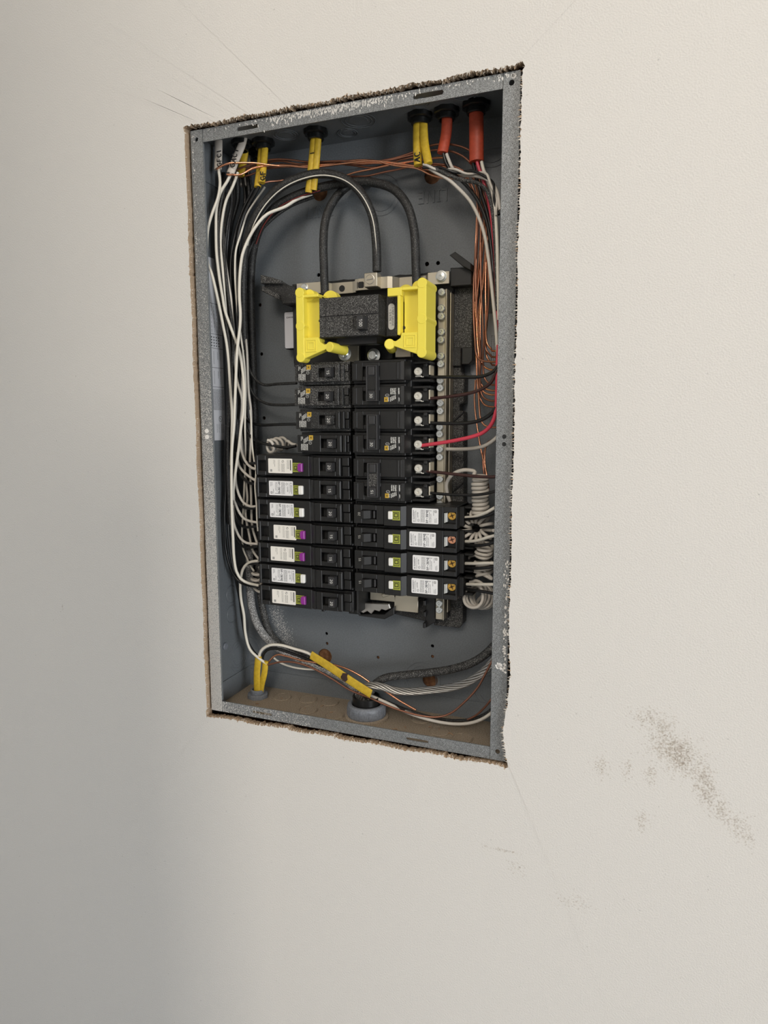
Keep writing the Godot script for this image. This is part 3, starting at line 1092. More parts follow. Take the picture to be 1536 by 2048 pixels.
	part(t, "strap_hole", Shape.new().disc(V(-25, 166, -56.2), 3.6, 0.6), M.black_soft)
	part(t, "strap_hole", Shape.new().box(V(-2, 161, -45.4), V(8, 171, -44.6), 2.0), M.black_soft)
	part(t, "lug_block", Shape.new().box(V(11.5, 160.5, -46), V(26.5, 175.5, -33), 0.8), M.tin)
	screw = Shape.new().lathe([Vector2(5.2, 0), Vector2(5.2, 0.5), Vector2(4.7, 0.7), Vector2(4.6, 0.1), Vector2(0.01, 0.1)], V(18.5, 168.5, -33.2))
	part(t, "lug_screw", screw.prism(PackedVector2Array([Vector2(14.6, 167.6), Vector2(22.4, 168.6), Vector2(22.3, 169.5), Vector2(14.5, 168.5)]), -33.1, -32.3, 0.1), M.aluminium)
	# catalogue sticker left of the yellow cover, its code left out
	var im := Image.create(160, 360, false, Image.FORMAT_RGB8)
	im.fill(Color(0.80, 0.80, 0.82))
	write(im, "EAV3942", Vector2i(18, 46), 3, Color(0.1, 0.1, 0.1))
	var card := Shape.new().prism(pad(Vector2(-105, 104), Vector2(-78, 146), 2), -66.5, -66, 0.1)
	part(t, "sticker", card, printed(im), "pale grey sticker with a printed number")
	part(t, "sticker_backer", Shape.new().box(V(-104, 103, -78), V(-78, 147, -66.6), 0.4), M.black_soft)
	# bus bolts under the main breaker
	for c in [[V(21.7, 88.5, -36)][0], [V(-10.3, 90.7, -30)][0]]:
		var bolt := Shape.new().lathe([Vector2(7.5, 0), Vector2(7.5, 1.2), Vector2(4.8, 1.8), Vector2(4.8, 5), Vector2(4.2, 5.6), Vector2(0.01, 5.6)], c)
		bolt.box(c + V(-0.6, -4, 5.5), c + V(0.6, 4, 5.9), 0.1)
		part(t, "bus_bolt", bolt, M.zinc)
	part(t, "bolt_well", Shape.new().box(V(8, 84, -62), V(40, 101, -44), 1.0), M.black_soft)
	part(t, "bus_bar", Shape.new().box(V(-18, 80, -50), V(0, 101, -44), 0.5), M.tin)
	part(t, "bus_bar", Shape.new().box(V(44, 86, -50), V(62, 100, -42), 0.5), M.tin)
	# open space at the lower right: bus plate and stabs
	part(t, "bus_plate", Shape.new().box(V(40, -200, -52), V(69, -176, -50), 0.4), M.tin)
	var stab := Shape.new().box(V(10, -190, -54), V(42, -178, -50), 0.4)
	stab.prism(PackedVector2Array([Vector2(26, -181), Vector2(40, -175), Vector2(42, -179), Vector2(28, -185)]), -50, -45, 0.6)
	part(t, "bus_stab", stab, M.tin)
	var teeth := PackedVector2Array([Vector2(-2, -198), Vector2(2, -193), Vector2(36, -191), Vector2(38, -196), Vector2(32, -199), Vector2(27, -198), Vector2(24, -201), Vector2(18, -200), Vector2(14, -205), Vector2(9, -202), Vector2(4, -205), Vector2(-1, -203)])
	part(t, "bus_stab", Shape.new().prism(teeth, -46, -43, 0.6), M.aluminium)
	part(t, "stab_shroud", Shape.new().prism(PackedVector2Array([Vector2(-8, -196), Vector2(-2, -209), Vector2(30, -210), Vector2(42, -203), Vector2(42, -194), Vector2(38, -197), Vector2(30, -204), Vector2(0, -207), Vector2(-6, -196)]), -62, -44, 0.6), M.black)
	part(t, "stab_shroud", Shape.new().prism(PackedVector2Array([Vector2(8, -168), Vector2(40, -168), Vector2(46, -176), Vector2(36, -180), Vector2(14, -176)]), -60, -46, 0.6), M.black)
	var fin := Shape.new()
	for k in 3:
		fin.box(V(78, -214 + k * 13, -66), V(81, -208 + k * 13, -40), 0.5)
	fin.prism(PackedVector2Array([Vector2(79, -216), Vector2(90, -208), Vector2(90, -180), Vector2(79, -178)]), -70, -48, 0.6)
	part(t, "end_fin", fin, M.black)

	t = thing("neutral_bar", "long tin plated neutral bar with a column of terminal screws, right of the breakers", "terminal bar", V(97, -25, -52))
	var bar := Shape.new().box(V(91, -204, -58), V(99.5, 155, -46), 0.6)
	bar.box(V(99.8, -204, -58), V(101.0, 155, -44.5), 0.3)
	part(t, "bar", bar, M.tin)
	part(t, "bar_rail", Shape.new().box(V(103.0, -196, -62), V(104.2, 152, -50), 0.3), M.tin)
	part(t, "bar_rail", Shape.new().box(V(101.0, -204, -62), V(103.0, 155, -57), 0.3), M.black_soft)
	var row := [V(95.8, 151.4, -44), V(95.4, 135.1, -44), V(95.5, 126.9, -44), V(95.7, 110.9, -44), V(95.2, 102.6, -44), V(95.4, 86, -44), V(95.4, 77.6, -44), V(95, 60.3, -44), V(95.1, 52.4, -44), V(95.3, 36.5, -44), V(95.3, 28, -44), V(94.9, 10.9, -44), V(95, 3.4, -44), V(95.2, -12.8, -44), V(95.2, -21.4, -44), V(95.5, -45.4, -44), V(95.6, -64, -44), V(95.7, -72.8, -44), V(96.2, -184.2, -44), V(96.2, -191.7, -44)]
	for k in row.size():
		var c: Vector3 = row[k]
		var a := rng.randf() * PI
		var s := Shape.new().lathe([Vector2(3.0, -2), Vector2(3.0, 0), Vector2(3.9, 0.3), Vector2(3.9, 2.2), Vector2(3.3, 2.8), Vector2(1.5, 2.8), Vector2(1.0, 1.6), Vector2(0.01, 1.6)], c, Vector3.BACK, 16)
		var d := V(cos(a), sin(a), 0)
		var e := V(-sin(a), cos(a), 0) * 0.45
		s.quad(c - d * 3.2 - e + V(0, 0, 2.82), c + d * 3.2 - e + V(0, 0, 2.82), c + d * 3.2 + e + V(0, 0, 2.82), c - d * 3.2 + e + V(0, 0, 2.82))
		part(t, "terminal_screw", s, M.zinc)


# ---------------------------------------------------------------- main breaker and its yellow covers
func make_main() -> void:
	var t := thing("main_breaker", "broad dust-speckled black main breaker marked 100 between the two yellow covers", "circuit breaker", V(12, 125, -20))
	var profile := PackedVector2Array([Vector2(-28, -60), Vector2(62, -60), Vector2(62, -30), Vector2(57, -13), Vector2(45.5, -12.5), Vector2(42.6, 3), Vector2(-24.6, 3), Vector2(-28, -8)])
	var s := Shape.new().prism(profile, -20.4, 20.4, 0.8, Transform3D(XZ, V(0, 125, 0)))
	part(t, "body", s, M.black_dusted)
	s = Shape.new()   # face plates either side of the groove, with the handle's well
	s.box(V(-24.2, 126.6, 2.6), V(42.2, 145.0, 4.0), 0.5)
	s.box(V(-24.2, 105.2, 2.6), V(14.4, 125.8, 4.0), 0.5)
	s.box(V(30.6, 105.2, 2.6), V(42.2, 125.8, 3.6), 0.5)
	s.box(V(14.4, 105.2, 2.6), V(30.6, 109.6, 4.0), 0.4)
	s.box(V(14.4, 124.4, 2.6), V(30.6, 125.8, 4.0), 0.4)
	part(t, "face_plate", s, M.black_dusty)
	part(t, "handle", Shape.new().prism(PackedVector2Array([Vector2(20.8, 3), Vector2(22.3, 12), Vector2(29, 12), Vector2(30, 3)]), -6.4, 6.4, 0.4, Transform3D(XZ, V(0, 117, 0))), M.black_handle)
	figures(t, "rating_mark", "100", V(26.2, 116.8, 12.1), 4.6, -90, M.figure)
	s = Shape.new().prism(pad(Vector2(47.4, 111.5), Vector2(54.2, 138), 3.2, 6), -12.9, -12.1, 0.1)
	part(t, "strip_gauge_label", s, M.figure, "white pill-shaped strip gauge label")
	figures(t, "gauge_lettering", "STRIP GAUGE", V(52.5, 124.8, -12.0), 3.0, -90, M.ink, 0.1)
	figures(t, "gauge_lettering", "< 3/4 IN. >", V(49.6, 124.8, -12.0), 3.0, -90, M.ink, 0.1)
	s = Shape.new().prism(PackedVector2Array([Vector2(-24, -20), Vector2(42, -20), Vector2(36, -8), Vector2(-10, -8)]), -4, 4, 0.6, Transform3D(XZ, V(0, 101.5, 0)))
	part(t, "lower_step", s, M.black)

	for side in [-1, 1]:
		t = thing("lug_cover", "yellow plastic lug cover on the left of the main breaker, beside the pale sticker" if side < 0 else "yellow plastic lug cover on the right of the main breaker, next to the neutral bar", "lug cover", V(-40, 118, 0) if side < 0 else V(80, 118, 0), "yellow lug covers")
		# drawn for the left hand; the right one is its mirror
		var fx := func(x: float) -> float: return x if side < 0 else 40.8 - x
		var flip := func(pts: Array) -> PackedVector2Array:
			var out := PackedVector2Array()
			for q in pts:
				out.append(Vector2(fx.call(q.x), q.y))
			return out
		s = Shape.new()
		s.prism(flip.call([Vector2(-52.4, 86), Vector2(-43.4, 86), Vector2(-43.4, 116), Vector2(-42.4, 118.5), Vector2(-43.4, 121), Vector2(-43.4, 152), Vector2(-52.4, 152), Vector2(-52.4, 121), Vector2(-53.2, 118.5), Vector2(-52.4, 116)]), -30 if side > 0 else -8, 3, 0.6)
		part(t, "edge_bar", s, M.yellow)
		for y in [153.0, 118.5, 85.5]:
			s = Shape.new().lathe([Vector2(5.2, -32 if side > 0 else -10), Vector2(5.2, 2.8), Vector2(4.7, 3.3), Vector2(0.01, 3.3)], V(fx.call(-47.9), y, 0), Vector3.BACK, 20)
			part(t, "boss", s, M.yellow)
		s = Shape.new().prism(flip.call([Vector2(-44, 102), Vector2(-26.2, 102), Vector2(-26.2, 149), Vector2(-44, 149)]), -12, -6.5, 0.4)
		part(t, "panel", s, M.yellow)
		s = Shape.new().prism(flip.call([Vector2(-44, 147.6), Vector2(-26.2, 147.6), Vector2(-26.2, 150.6), Vector2(-44, 150.6)]), -30, 2.4, 0.4)
		if side > 0:
			s.prism(PackedVector2Array([Vector2(52, 142.6), Vector2(67, 142.6), Vector2(67, 150.6), Vector2(52, 150.6)]), -3, 2.6, 0.4)
			s.box(V(62.6, 104, -8), V(65.6, 148, 2.4), 0.4)
		part(t, "top_rim", s, M.yellow)
		s = Shape.new().prism(flip.call([Vector2(-52, 83.4), Vector2(-45, 83.4), Vector2(-14, 94.5), Vector2(-12.5, 99), Vector2(-20, 98), Vector2(-25, 101), Vector2(-26.2, 106), Vector2(-44, 106)]), -8, 2.2, 0.5)
		part(t, "foot_web", s, M.yellow)
		s = Shape.new().lathe([Vector2(5.4, -26), Vector2(5.4, -0.6), Vector2(4.8, 0), Vector2(0.01, 0)], V(fx.call(-13.6), 95.2, 3.2), V(-0.26, 0.06, 1.0) if side < 0 else V(0.26, 0.06, 1.0), 20)
		part(t, "peg", s, M.yellow)
		s = Shape.new()   # raised nested squares
		for k in [[6.4, 5.6], [4.0, 3.2]]:
			var c := Vector2(fx.call(-35.6), 97.2) if side < 0 else Vector2(fx.call(-35.4), 97.2)
			s.well(V(c.x - k[0], c.y - k[0], 2), V(c.x + k[0], c.y + k[0], 2.8), c - Vector2(k[1], k[1]), c + Vector2(k[1], k[1]), 0.1)
		part(t, "raised_emblem", s, M.yellow)
		if side < 0:
			part(t, "pin_hole", Shape.new().disc(V(-28.5, 124, -6.5), 1.9, 0.15), M.black_soft)
		else:
			part(t, "pin_hole", Shape.new().disc(V(66.6, 112, -6.5), 1.9, 0.15), M.black_soft)
		s = Shape.new().lathe([Vector2(6.5, -12), Vector2(6.5, 0), Vector2(6, 0.5), Vector2(0.01, 0.5)], V(fx.call(-41), 151, -6), Vector3.BACK, 18)
		s.lathe([Vector2(9, -10), Vector2(9, 0), Vector2(8.5, 0.5), Vector2(0.01, 0.5)], V(fx.call(-23), 148.5, -20), Vector3.BACK, 20)
		part(t, "rear_boss", s, M.yellow)


# ---------------------------------------------------------------- branch breakers
func make_breakers() -> void:
	var order := ["uppermost", "second", "third", "lowest"]
	var ratings := ["15", "20", "20", "20"]
	var dust: Array = [M.black_dusty, M.black_dusty, M.black_dusted, M.black]
	var extra := ["caked with white dust under the yellow cover", "caked with white dust", "dusty toward its handle", "clean, above the long ones"]
	for k in 4:
		var y := 69.2 - PITCH * k
		var dx: float = [0.0, -1.0, 0.0, 1.6][k]
		var t := thing("short_breaker", "short black breaker rated %s, %s of four, %s" % [ratings[k], order[k], extra[k]], "circuit breaker", V(-30, y, -30), "short breakers on the left")
		var s := Shape.new().box(V(-59.5 + dx, y - 12.2, -62), V(1.8, y + 12.2, -15), 0.6)
		s.well(V(-60.5 + dx, y - 9.4, -16), V(-7 + dx, y + 9.4, -7), Vector2(-32 + dx, y - 4.8), Vector2(-12.6 + dx, y + 5.2), 0.5)
		part(t, "body", s, dust[k])
		s = Shape.new()
		s.box(V(-6.4 + dx, y - 9.2, -15), V(-2.8 + dx, y + 9.2, -9), 0.4)
		s.box(V(-2.6 + dx, y + 1.5, -15), V(1.4, y + 9.2, -11), 0.4)
		s.box(V(-2.6 + dx, y - 9.2, -15), V(1.4, y + 0.8, -12.4), 0.4)
		s.box(V(-11.8 + dx, y - 8, -7.2), V(-7.6 + dx, y + 8, -6.2), 0.3)
		part(t, "end_step", s, dust[mini(k + 1, 3)])
		s = Shape.new()
		for q in [-8.2, 3.2]:
			s.box(V(-65.5 + dx, y + q, -46), V(-58 + dx, y + q + 5, -20), 0.6)
		s.box(V(-64 + dx, y - 8.5, -58), V(-58 + dx, y + 8.5, -34), 0.6)
		part(t, "wire_terminal", s, dust[k])
		left_handle(t, y, dx, ratings[k], M.black_handle if k != 2 else M.black_dusty)
		part(t, "case_print", Shape.new().box(V(-57.5 + dx, y - 8, -7.2), V(-41.5 + dx, y + 8, -6.9), 0.0), M.print_left, "white print on the case")
		part(t, "maker_mark", Shape.new().box(V(-46 + dx, y + 4, -7.1), V(-41 + dx, y + 9, -6.75), 0.0), M.gold_mark_left, "small gold square mark")

	ratings = ["20", "15", "20", "15", "15", "20", "20"]
	var purple := [true, false, false, true, true, false, true]
	order = ["uppermost of seven", "second of seven", "third of seven", "middle of seven", "fifth of seven", "sixth of seven", "lowest of seven"]
	for k in 7:
		var y := 69.2 - PITCH * (k + 4)
		var dx: float = [0.0, 0.3, 0.7, 1.6, 0.4, 1.0, 1.0][k]
		var t := thing("long_breaker", "long black breaker on left, %s, rated %s, %s test button" % [order[k], ratings[k], "purple" if purple[k] else "white"], "circuit breaker", V(-56, y, -30), "long breakers on the left")
		var s := Shape.new().box(V(-115 + dx, y - 12.1, -62), V(2 + dx, y + 12.1, -16), 0.6)
		s.well(V(-115 + dx, y - 11.4, -17), V(-46 + dx, y + 11.4, -9), Vector2(-112 + dx, y - 6.5), Vector2(-101.5 + dx, y + 5.5), 0.5)
		s.prism(PackedVector2Array([Vector2(-46 + dx, -17), Vector2(-46 + dx, -9), Vector2(-42 + dx, -7), Vector2(-40 + dx, -7), Vector2(-40 + dx, -17)]), -10.6, 10.6, 0.4, Transform3D(XZ, V(0, y, 0)))
		s.well(V(-40 + dx, y - 10.2, -17), V(-7 + dx, y + 10.2, -7), Vector2(-32 + dx, y - 4.8), Vector2(-12.6 + dx, y + 5.2), 0.5)
		part(t, "body", s, M.black)
		s = Shape.new()
		s.box(V(-6.4 + dx, y + 1.2, -16), V(1.6 + dx, y + 10.4, -10), 0.4)
		s.box(V(-6.4 + dx, y - 10.4, -16), V(1.6 + dx, y + 0.4, -11.5), 0.4)
		s.box(V(-11.8 + dx, y - 8.6, -7.2), V(-7.6 + dx, y + 8.6, -6.4), 0.3)
		part(t, "end_step", s, M.black)
		part(t, "wire_window", Shape.new().box(V(-112 + dx, y - 6.5, -30), V(-101.5 + dx, y + 5.5, -16.5), 0.2), M.black_soft)
		left_handle(t, y, dx, ratings[k], M.black_handle)
		var lx := 3.4 if k == 3 else 0.0
		s = Shape.new().prism(pad(Vector2(-98 + dx + lx, y - 8.6), Vector2(-67 + dx + lx * 0.5, y + 8.0), 1.0), -9.1, -8.8, 0.05)
		part(t, "rating_label", s, M.old_label if purple[k] else M.new_label_left, "white printed label")
		s = Shape.new().box(V(-66.4 + dx, y - 6.8, -9.1), V(-59.2 + dx, y + 3.6, -8.6), 0.1)
		part(t, "maker_mark", s, M.emblem_left, "olive square emblem")
		s = Shape.new()
		if purple[k]:
			s.box(V(-59.4 + dx, y + 2.8, -9.1), V(-56 + dx, y + 3.6, -8.6), 0)
			s.box(V(-59.4 + dx, y - 6.8, -9.1), V(-56 + dx, y - 6.0, -8.6), 0)
			part(t, "button_frame", s, M.olive)
			s = Shape.new().prism(PackedVector2Array([Vector2(-59.3 + dx, y + 1.4), Vector2(-59.3 + dx, y - 4.6), Vector2(-57.6 + dx, y - 6.4), Vector2(-53.4 + dx, y - 6.2), Vector2(-53.4 + dx, y + 3.2), Vector2(-57.6 + dx, y + 3.2)]), -10, -5.4, 0.9)
			part(t, "test_button", s, M.purple, "purple test button")
		else:
			s.prism(pad(Vector2(-59.2 + dx, y - 6.6), Vector2(-53.6 + dx, y + 3.4), 1.2), -10, -5.8, 0.9)
			part(t, "test_button", s, M.button, "white test button")
		if k == 6:
			s = Shape.new().box(V(-54, y - 15.4, -46), V(-24, y - 11.8, -24), 0.8)
			s.box(V(-40, y - 16.8, -40), V(-36, y - 11.8, -22), 0.6)
			part(t, "foot_clip", s, M.black)

	order = ["uppermost", "middle", "lowest"]
	ratings = ["30", "30", "15"]
	for k in 3:
		var y := 69.2 - PITCH * (k * 2 + 0.5)
		var t := thing("double_breaker", "wide two-pole black breaker rated %s, joined handles, %s of three on right" % [ratings[k], order[k]], "circuit breaker", V(44, y, -30), "two-pole breakers on the right")
		var s := Shape.new()
		var dx: float = [0.0, 0.3, 0.8][k]
		s.box(V(7 + dx, y - 24.9, -62), V(70 + dx, y + 24.9, -21), 0.6)
		for pole in [-1, 1]:
			var c: float = y + pole * PITCH / 2
			s.well(V(7.4 + dx, c - 9.6, -22), V(63 + dx, c + 9.6, -8), Vector2(20 + dx, c - 5), Vector2(39 + dx, c + 5), 0.5)
			s.prism(PackedVector2Array([Vector2(63 + dx, -22), Vector2(63 + dx, -8), Vector2(66 + dx, -9), Vector2(70 + dx, -20), Vector2(70 + dx, -22)]), -9.6, 9.6, 0.4, Transform3D(XZ, V(0, c, 0)))
			s.box(V(7.4 + dx, c - 12.2, -22), V(66 + dx, c + 12.2, -13), 0.5)
			s.box(V(9 + dx, c - 8.4, -8.4), V(13 + dx, c + 8.4, -7.3), 0.3)
			s.box(V(58 + dx, c - 8.6, -8.4), V(60 + dx, c + 8.6, -7.4), 0.3)
		part(t, "body", s, M.black)
		s = Shape.new().prism(pad(Vector2(26.4 + dx, y - 18.4), Vector2(38.6 + dx, y + 18.4), 0.8), -10, -2.4, 0.5)
		s.well(V(26.4 + dx, y - 18.4, -3), V(38.6 + dx, y + 18.4, -0.9), Vector2(27.8 + dx, y - 17.2), Vector2(37.2 + dx, y + 17.2), 0.2)
		part(t, "handle_tie", s, M.black_handle)
		s = Shape.new().box(V(27.8 + dx, y - 7, -2.6), V(37.2 + dx, y + 7, -1.3), 0.3)
		part(t, "tie_plate", s, M.black if k < 2 else M.black_dusty, "joining plate of the handles")
		for pole in [-1, 1]:
			var c: float = y + pole * PITCH / 2
			part(t, "handle", Shape.new().box(V(29 + dx, c - 4.4, -10), V(36 + dx, c + 4.4, -0.3), 0.4), M.black_handle)
			var dish := V(76.6 + dx, c - 0.4, -23.4)
			s = Shape.new().box(V(69 + dx, c - 11, -62), V(89 + dx, c - 8.2, -24), 0.6)
			s.box(V(69 + dx, c + 7.6, -62), V(89 + dx, c + 10.4, -26), 0.6)
			s.box(V(69 + dx, c - 8.4, -62), V(88 + dx, c + 8, -32), 0.6)
			s.box(V(80 + dx, c - 6, -34), V(87 + dx, c + 6, -26), 0.8)
			s.box(V(82 + dx, c + 4, -28), V(86 + dx, c + 8, -23), 0.8)
			part(t, "wire_terminal", s, M.black_soft)
			part(t, "terminal_plate", Shape.new().box(V(87.6 + dx, c - 4, -40), V(89 + dx, c + 6, -25), 0.3), M.tin)
			s = Shape.new().lathe([Vector2(3.2, -8), Vector2(3.2, -1), Vector2(4.3, -0.8), Vector2(4.3, 1.2), Vector2(3.6, 2.0), Vector2(1.6, 2.0), Vector2(1.2, 0.8), Vector2(0.01, 0.8)], dish, Vector3.BACK, 20)
			part(t, "terminal_screw", s, M.screw_white)
			s = Shape.new().box(dish + V(-3.8, -5.4, -3.2), dish + V(3.2, -3.9, -1.4), 0.5)
			s.box(dish + V(2.4, -5.9, -2.8), dish + V(5.4, -4.9, -1.8), 0.4)
			part(t, "clamp_plate", s, M.screw_white)
		var low := y - PITCH / 2
		figures(t, "rating_mark", ratings[k], V(32.4 + dx, low, -0.15), 4.0, -90 if k < 2 else 90, M.figure)
		part(t, "case_print", Shape.new().box(V(44 + dx, low - 6.6, -8.2), V(63 + dx, low + 8.2, -7.8), 0.0), M.print_right, "white print on the case")
		part(t, "maker_mark", Shape.new().box(V(44.4 + dx, low - 6.4, -8.1), V(48.6 + dx, low - 1.6, -7.6), 0.0), M.gold_mark_left, "small gold square mark")

	ratings = ["20", "15", "15", "15"]
	order = ["uppermost of four", "second of four", "third of four", "lowest of four"]
	var tints := ["yellow brass screw", "copper toned screw", "brass screw", "brass screw"]
	for k in 4:
		var y := 69.2 - PITCH * (k + 6)
		var dx: float = [0.0, 0.2, 0.5, 0.6][k]
		var lx: float = [0.0, -2.9, 0.6, -0.8][k]
		var t := thing("arc_fault_breaker", "long black breaker rated %s on the right, %s, with %s" % [ratings[k], order[k], tints[k]], "circuit breaker", V(66, y, -30), "long breakers on the right")
		var s := Shape.new().box(V(7.6 + dx, y - 12.1, -62), V(123 + dx, y + 12.1, -20), 0.6)
		s.well(V(8 + dx, y - 10.4, -21), V(43.4 + dx, y + 10.4, -8.6), Vector2(17.5 + dx, y - 4.8), Vector2(34.5 + dx, y + 4.8), 0.5)
		s.box(V(43.4 + dx, y - 11.2, -21), V(63 + dx, y + 10.4, -7.8), 0.5)
		s.prism(PackedVector2Array([Vector2(63 + dx, -21), Vector2(63 + dx, -7.8), Vector2(67.6 + dx, -12.4), Vector2(67.6 + dx, -21)]), -10.4, 11.2, 0.4, Transform3D(XZ, V(0, y, 0)))
		s.well(V(67.6 + dx, y - 11.6, -21), V(123 + dx, y + 11.6, -12.4), Vector2(108.5 + dx, y - 6.4), Vector2(122 + dx, y + 5.8), 0.5)
		part(t, "body", s, M.black)
		s = Shape.new().box(V(122 + dx, y - 10.5, -60), V(127 + dx, y + 10.5, -26), 0.7)
		s.box(V(122 + dx, y - 10.5, -58), V(136 + dx, y - 8, -34), 0.6)
		s.box(V(122 + dx, y + 8, -58), V(136 + dx, y + 10.5, -32), 0.6)
		s.box(V(126 + dx, y - 2, -56), V(133 + dx, y + 1, -36), 0.5)
		part(t, "wire_terminal", s, M.black_soft)
		s = Shape.new().prism(PackedVector2Array([Vector2(18.4 + dx, -20), Vector2(19 + dx, -3.4), Vector2(22 + dx, -3.0), Vector2(28 + dx, -8), Vector2(30 + dx, -20)]), -4.5, 4.5, 0.4, Transform3D(XZ, V(0, y, 0)))
		part(t, "handle", s, M.black_soft)
		figures(t, "rating_mark", ratings[k], V(14.6 + dx, y, -8.4), 3.6, 90, M.figure)
		s = Shape.new().box(V(30.4 + dx, y - 4, -18), V(32.6 + dx, y + 4.2, -9.4), 0.3)
		part(t, "slot_rib", s, M.black_handle)
		part(t, "test_button", Shape.new().prism(pad(Vector2(49 + dx, y - 3.8), Vector2(54 + dx, y + 5), 1.2), -8, -5.4, 0.8), M.button, "white test button")
		part(t, "maker_mark", Shape.new().box(V(53.4 + dx, y - 4.6, -8), V(62.2 + dx, y + 5.6, -7.2), 0.1), M.emblem_right, "olive square emblem")
		s = Shape.new().prism(pad(Vector2(74 + dx + lx, y - 7.4), Vector2(103.4 + dx + lx, y + 9.0), 1.2), -12.5, -12.1, 0.05)
		part(t, "rating_label", s, M.new_label_right, "white printed label")
		part(t, "clamp_tab", Shape.new().prism(PackedVector2Array([Vector2(109 + dx, y - 6), Vector2(112.4 + dx, y - 4.6), Vector2(112.4 + dx, y + 5.2), Vector2(109 + dx, y + 4.8)]), -19, -13.6, 0.4), M.tab)
		var c := V(117.2 + dx, y + 2.0, -19)
		s = Shape.new().lathe([Vector2(4.9, 0), Vector2(4.9, 2.4), Vector2(4.2, 3.2), Vector2(1.6, 3.2), Vector2(1.4, 1.6), Vector2(0.01, 1.6)], c, Vector3.BACK, 20)
		var screw := part(t, "terminal_screw", s, M.brass if k != 1 else M.copper)
		s = Shape.new()
		for a in [0.4, 0.4 + PI / 2]:
			var d := V(cos(a), sin(a), 0)
			var e := V(-sin(a), cos(a), 0) * 0.36
			s.quad(c - d * 3.2 - e + V(0, 0, 3.24), c + d * 3.2 - e + V(0, 0, 3.24), c + d * 3.2 + e + V(0, 0, 3.24), c - d * 3.2 + e + V(0, 0, 3.24))
		part(screw, "cross_slot", s, M.ink)


func left_handle(t: Node3D, y: float, dx: float, rating: String, m: Material) -> void:
	var s := Shape.new().prism(PackedVector2Array([Vector2(-22.6 + dx, -16), Vector2(-21.4 + dx, -1.2), Vector2(-14 + dx, -0.8), Vector2(-12.9 + dx, -16)]), -4.9, 4.7, 0.4, Transform3D(XZ, V(0, y, 0)))
	part(t, "handle", s, m)
	part(t, "handle_well", Shape.new().box(V(-32 + dx, y - 4.8, -17), V(-12.6 + dx, y + 5.2, -14.6), 0.0), M.black_soft)
	figures(t, "rating_mark", rating, V(-17.6 + dx, y, -0.85), 4.2, -90, M.figure)


# ---------------------------------------------------------------- cables through the top
func clamp_nut(at: Vector3, r: float, label: String, m: Material, up := Vector3.DOWN) -> void:
	var t := thing("cable_connector", label, "connector", at, "cable connectors")
	var s := Shape.new().lathe([Vector2(r * 0.62, -1), Vector2(r, 0), Vector2(r, 4.4), Vector2(r * 0.9, 5.2), Vector2(r * 0.7, 5.4)], at, up, 32, 0.07, 8)
	part(t, "locknut", s, m)
	s = Shape.new().lathe([Vector2(r * 0.72, 4), Vector2(r * 0.72, 9.6), Vector2(r * 0.66, 10.4), Vector2(r * 0.56, 10.4), Vector2(r * 0.54, 2), Vector2(0.01, 2)], at, up, 28)
	part(t, "throat", s, m)


func scribble(parent: Node, text: String, at: Vector3, size: float, turn: float, m: Material) -> void:
	var strokes := {
		"G": [[Vector2(0.6, 0.9), Vector2(0.25, 0.95), Vector2(0.02, 0.5), Vector2(0.3, 0.02), Vector2(0.6, 0.2), Vector2(0.6, 0.45), Vector2(0.35, 0.45)]],
		"F": [[Vector2(0.08, 0), Vector2(0.12, 1.0)], [Vector2(0.1, 1.0), Vector2(0.62, 0.95)], [Vector2(0.1, 0.5), Vector2(0.5, 0.52)]],
		"C": [[Vector2(0.62, 0.85), Vector2(0.3, 0.98), Vector2(0.04, 0.5), Vector2(0.3, 0.02), Vector2(0.6, 0.14)]],
		"I": [[Vector2(0.3, 0), Vector2(0.26, 1.0)]],
		"A": [[Vector2(0, 0), Vector2(0.35, 1.0)], [Vector2(0.35, 1.0), Vector2(0.62, 0.0)], [Vector2(0.15, 0.36), Vector2(0.55, 0.4)]],
	}
	var x := 0.0
	for ch in text:
		var s := Shape.new()
		for line in strokes[ch]:
			var pts := []
			for q in line:
				var p: Vector2 = (q + Vector2(x, -0.5)) * size
				p = p.rotated(turn)
				pts.append(at + V(p.x, p.y, 0))
			s.tube(smooth(pts, 1.0), size * 0.1, 5)
		part(parent, "marker_letter", s, m)
		x += 0.85


func sheath(label: String, m: Material, paths: Array, r: float, r2: float, at: Vector3, writing := "", write_at := Vector3.ZERO, size := 6.0) -> Node3D:
	var t := thing("cable_sheath", label, "cable", at, "cables through the top of the enclosure")
	for p in paths:
		part(t, "sheath", Shape.new().tube(smooth(p, 4), r, 14, r2), m)
	if writing:
		scribble(t, writing, write_at, size, PI / 2, M.ink)
	return t


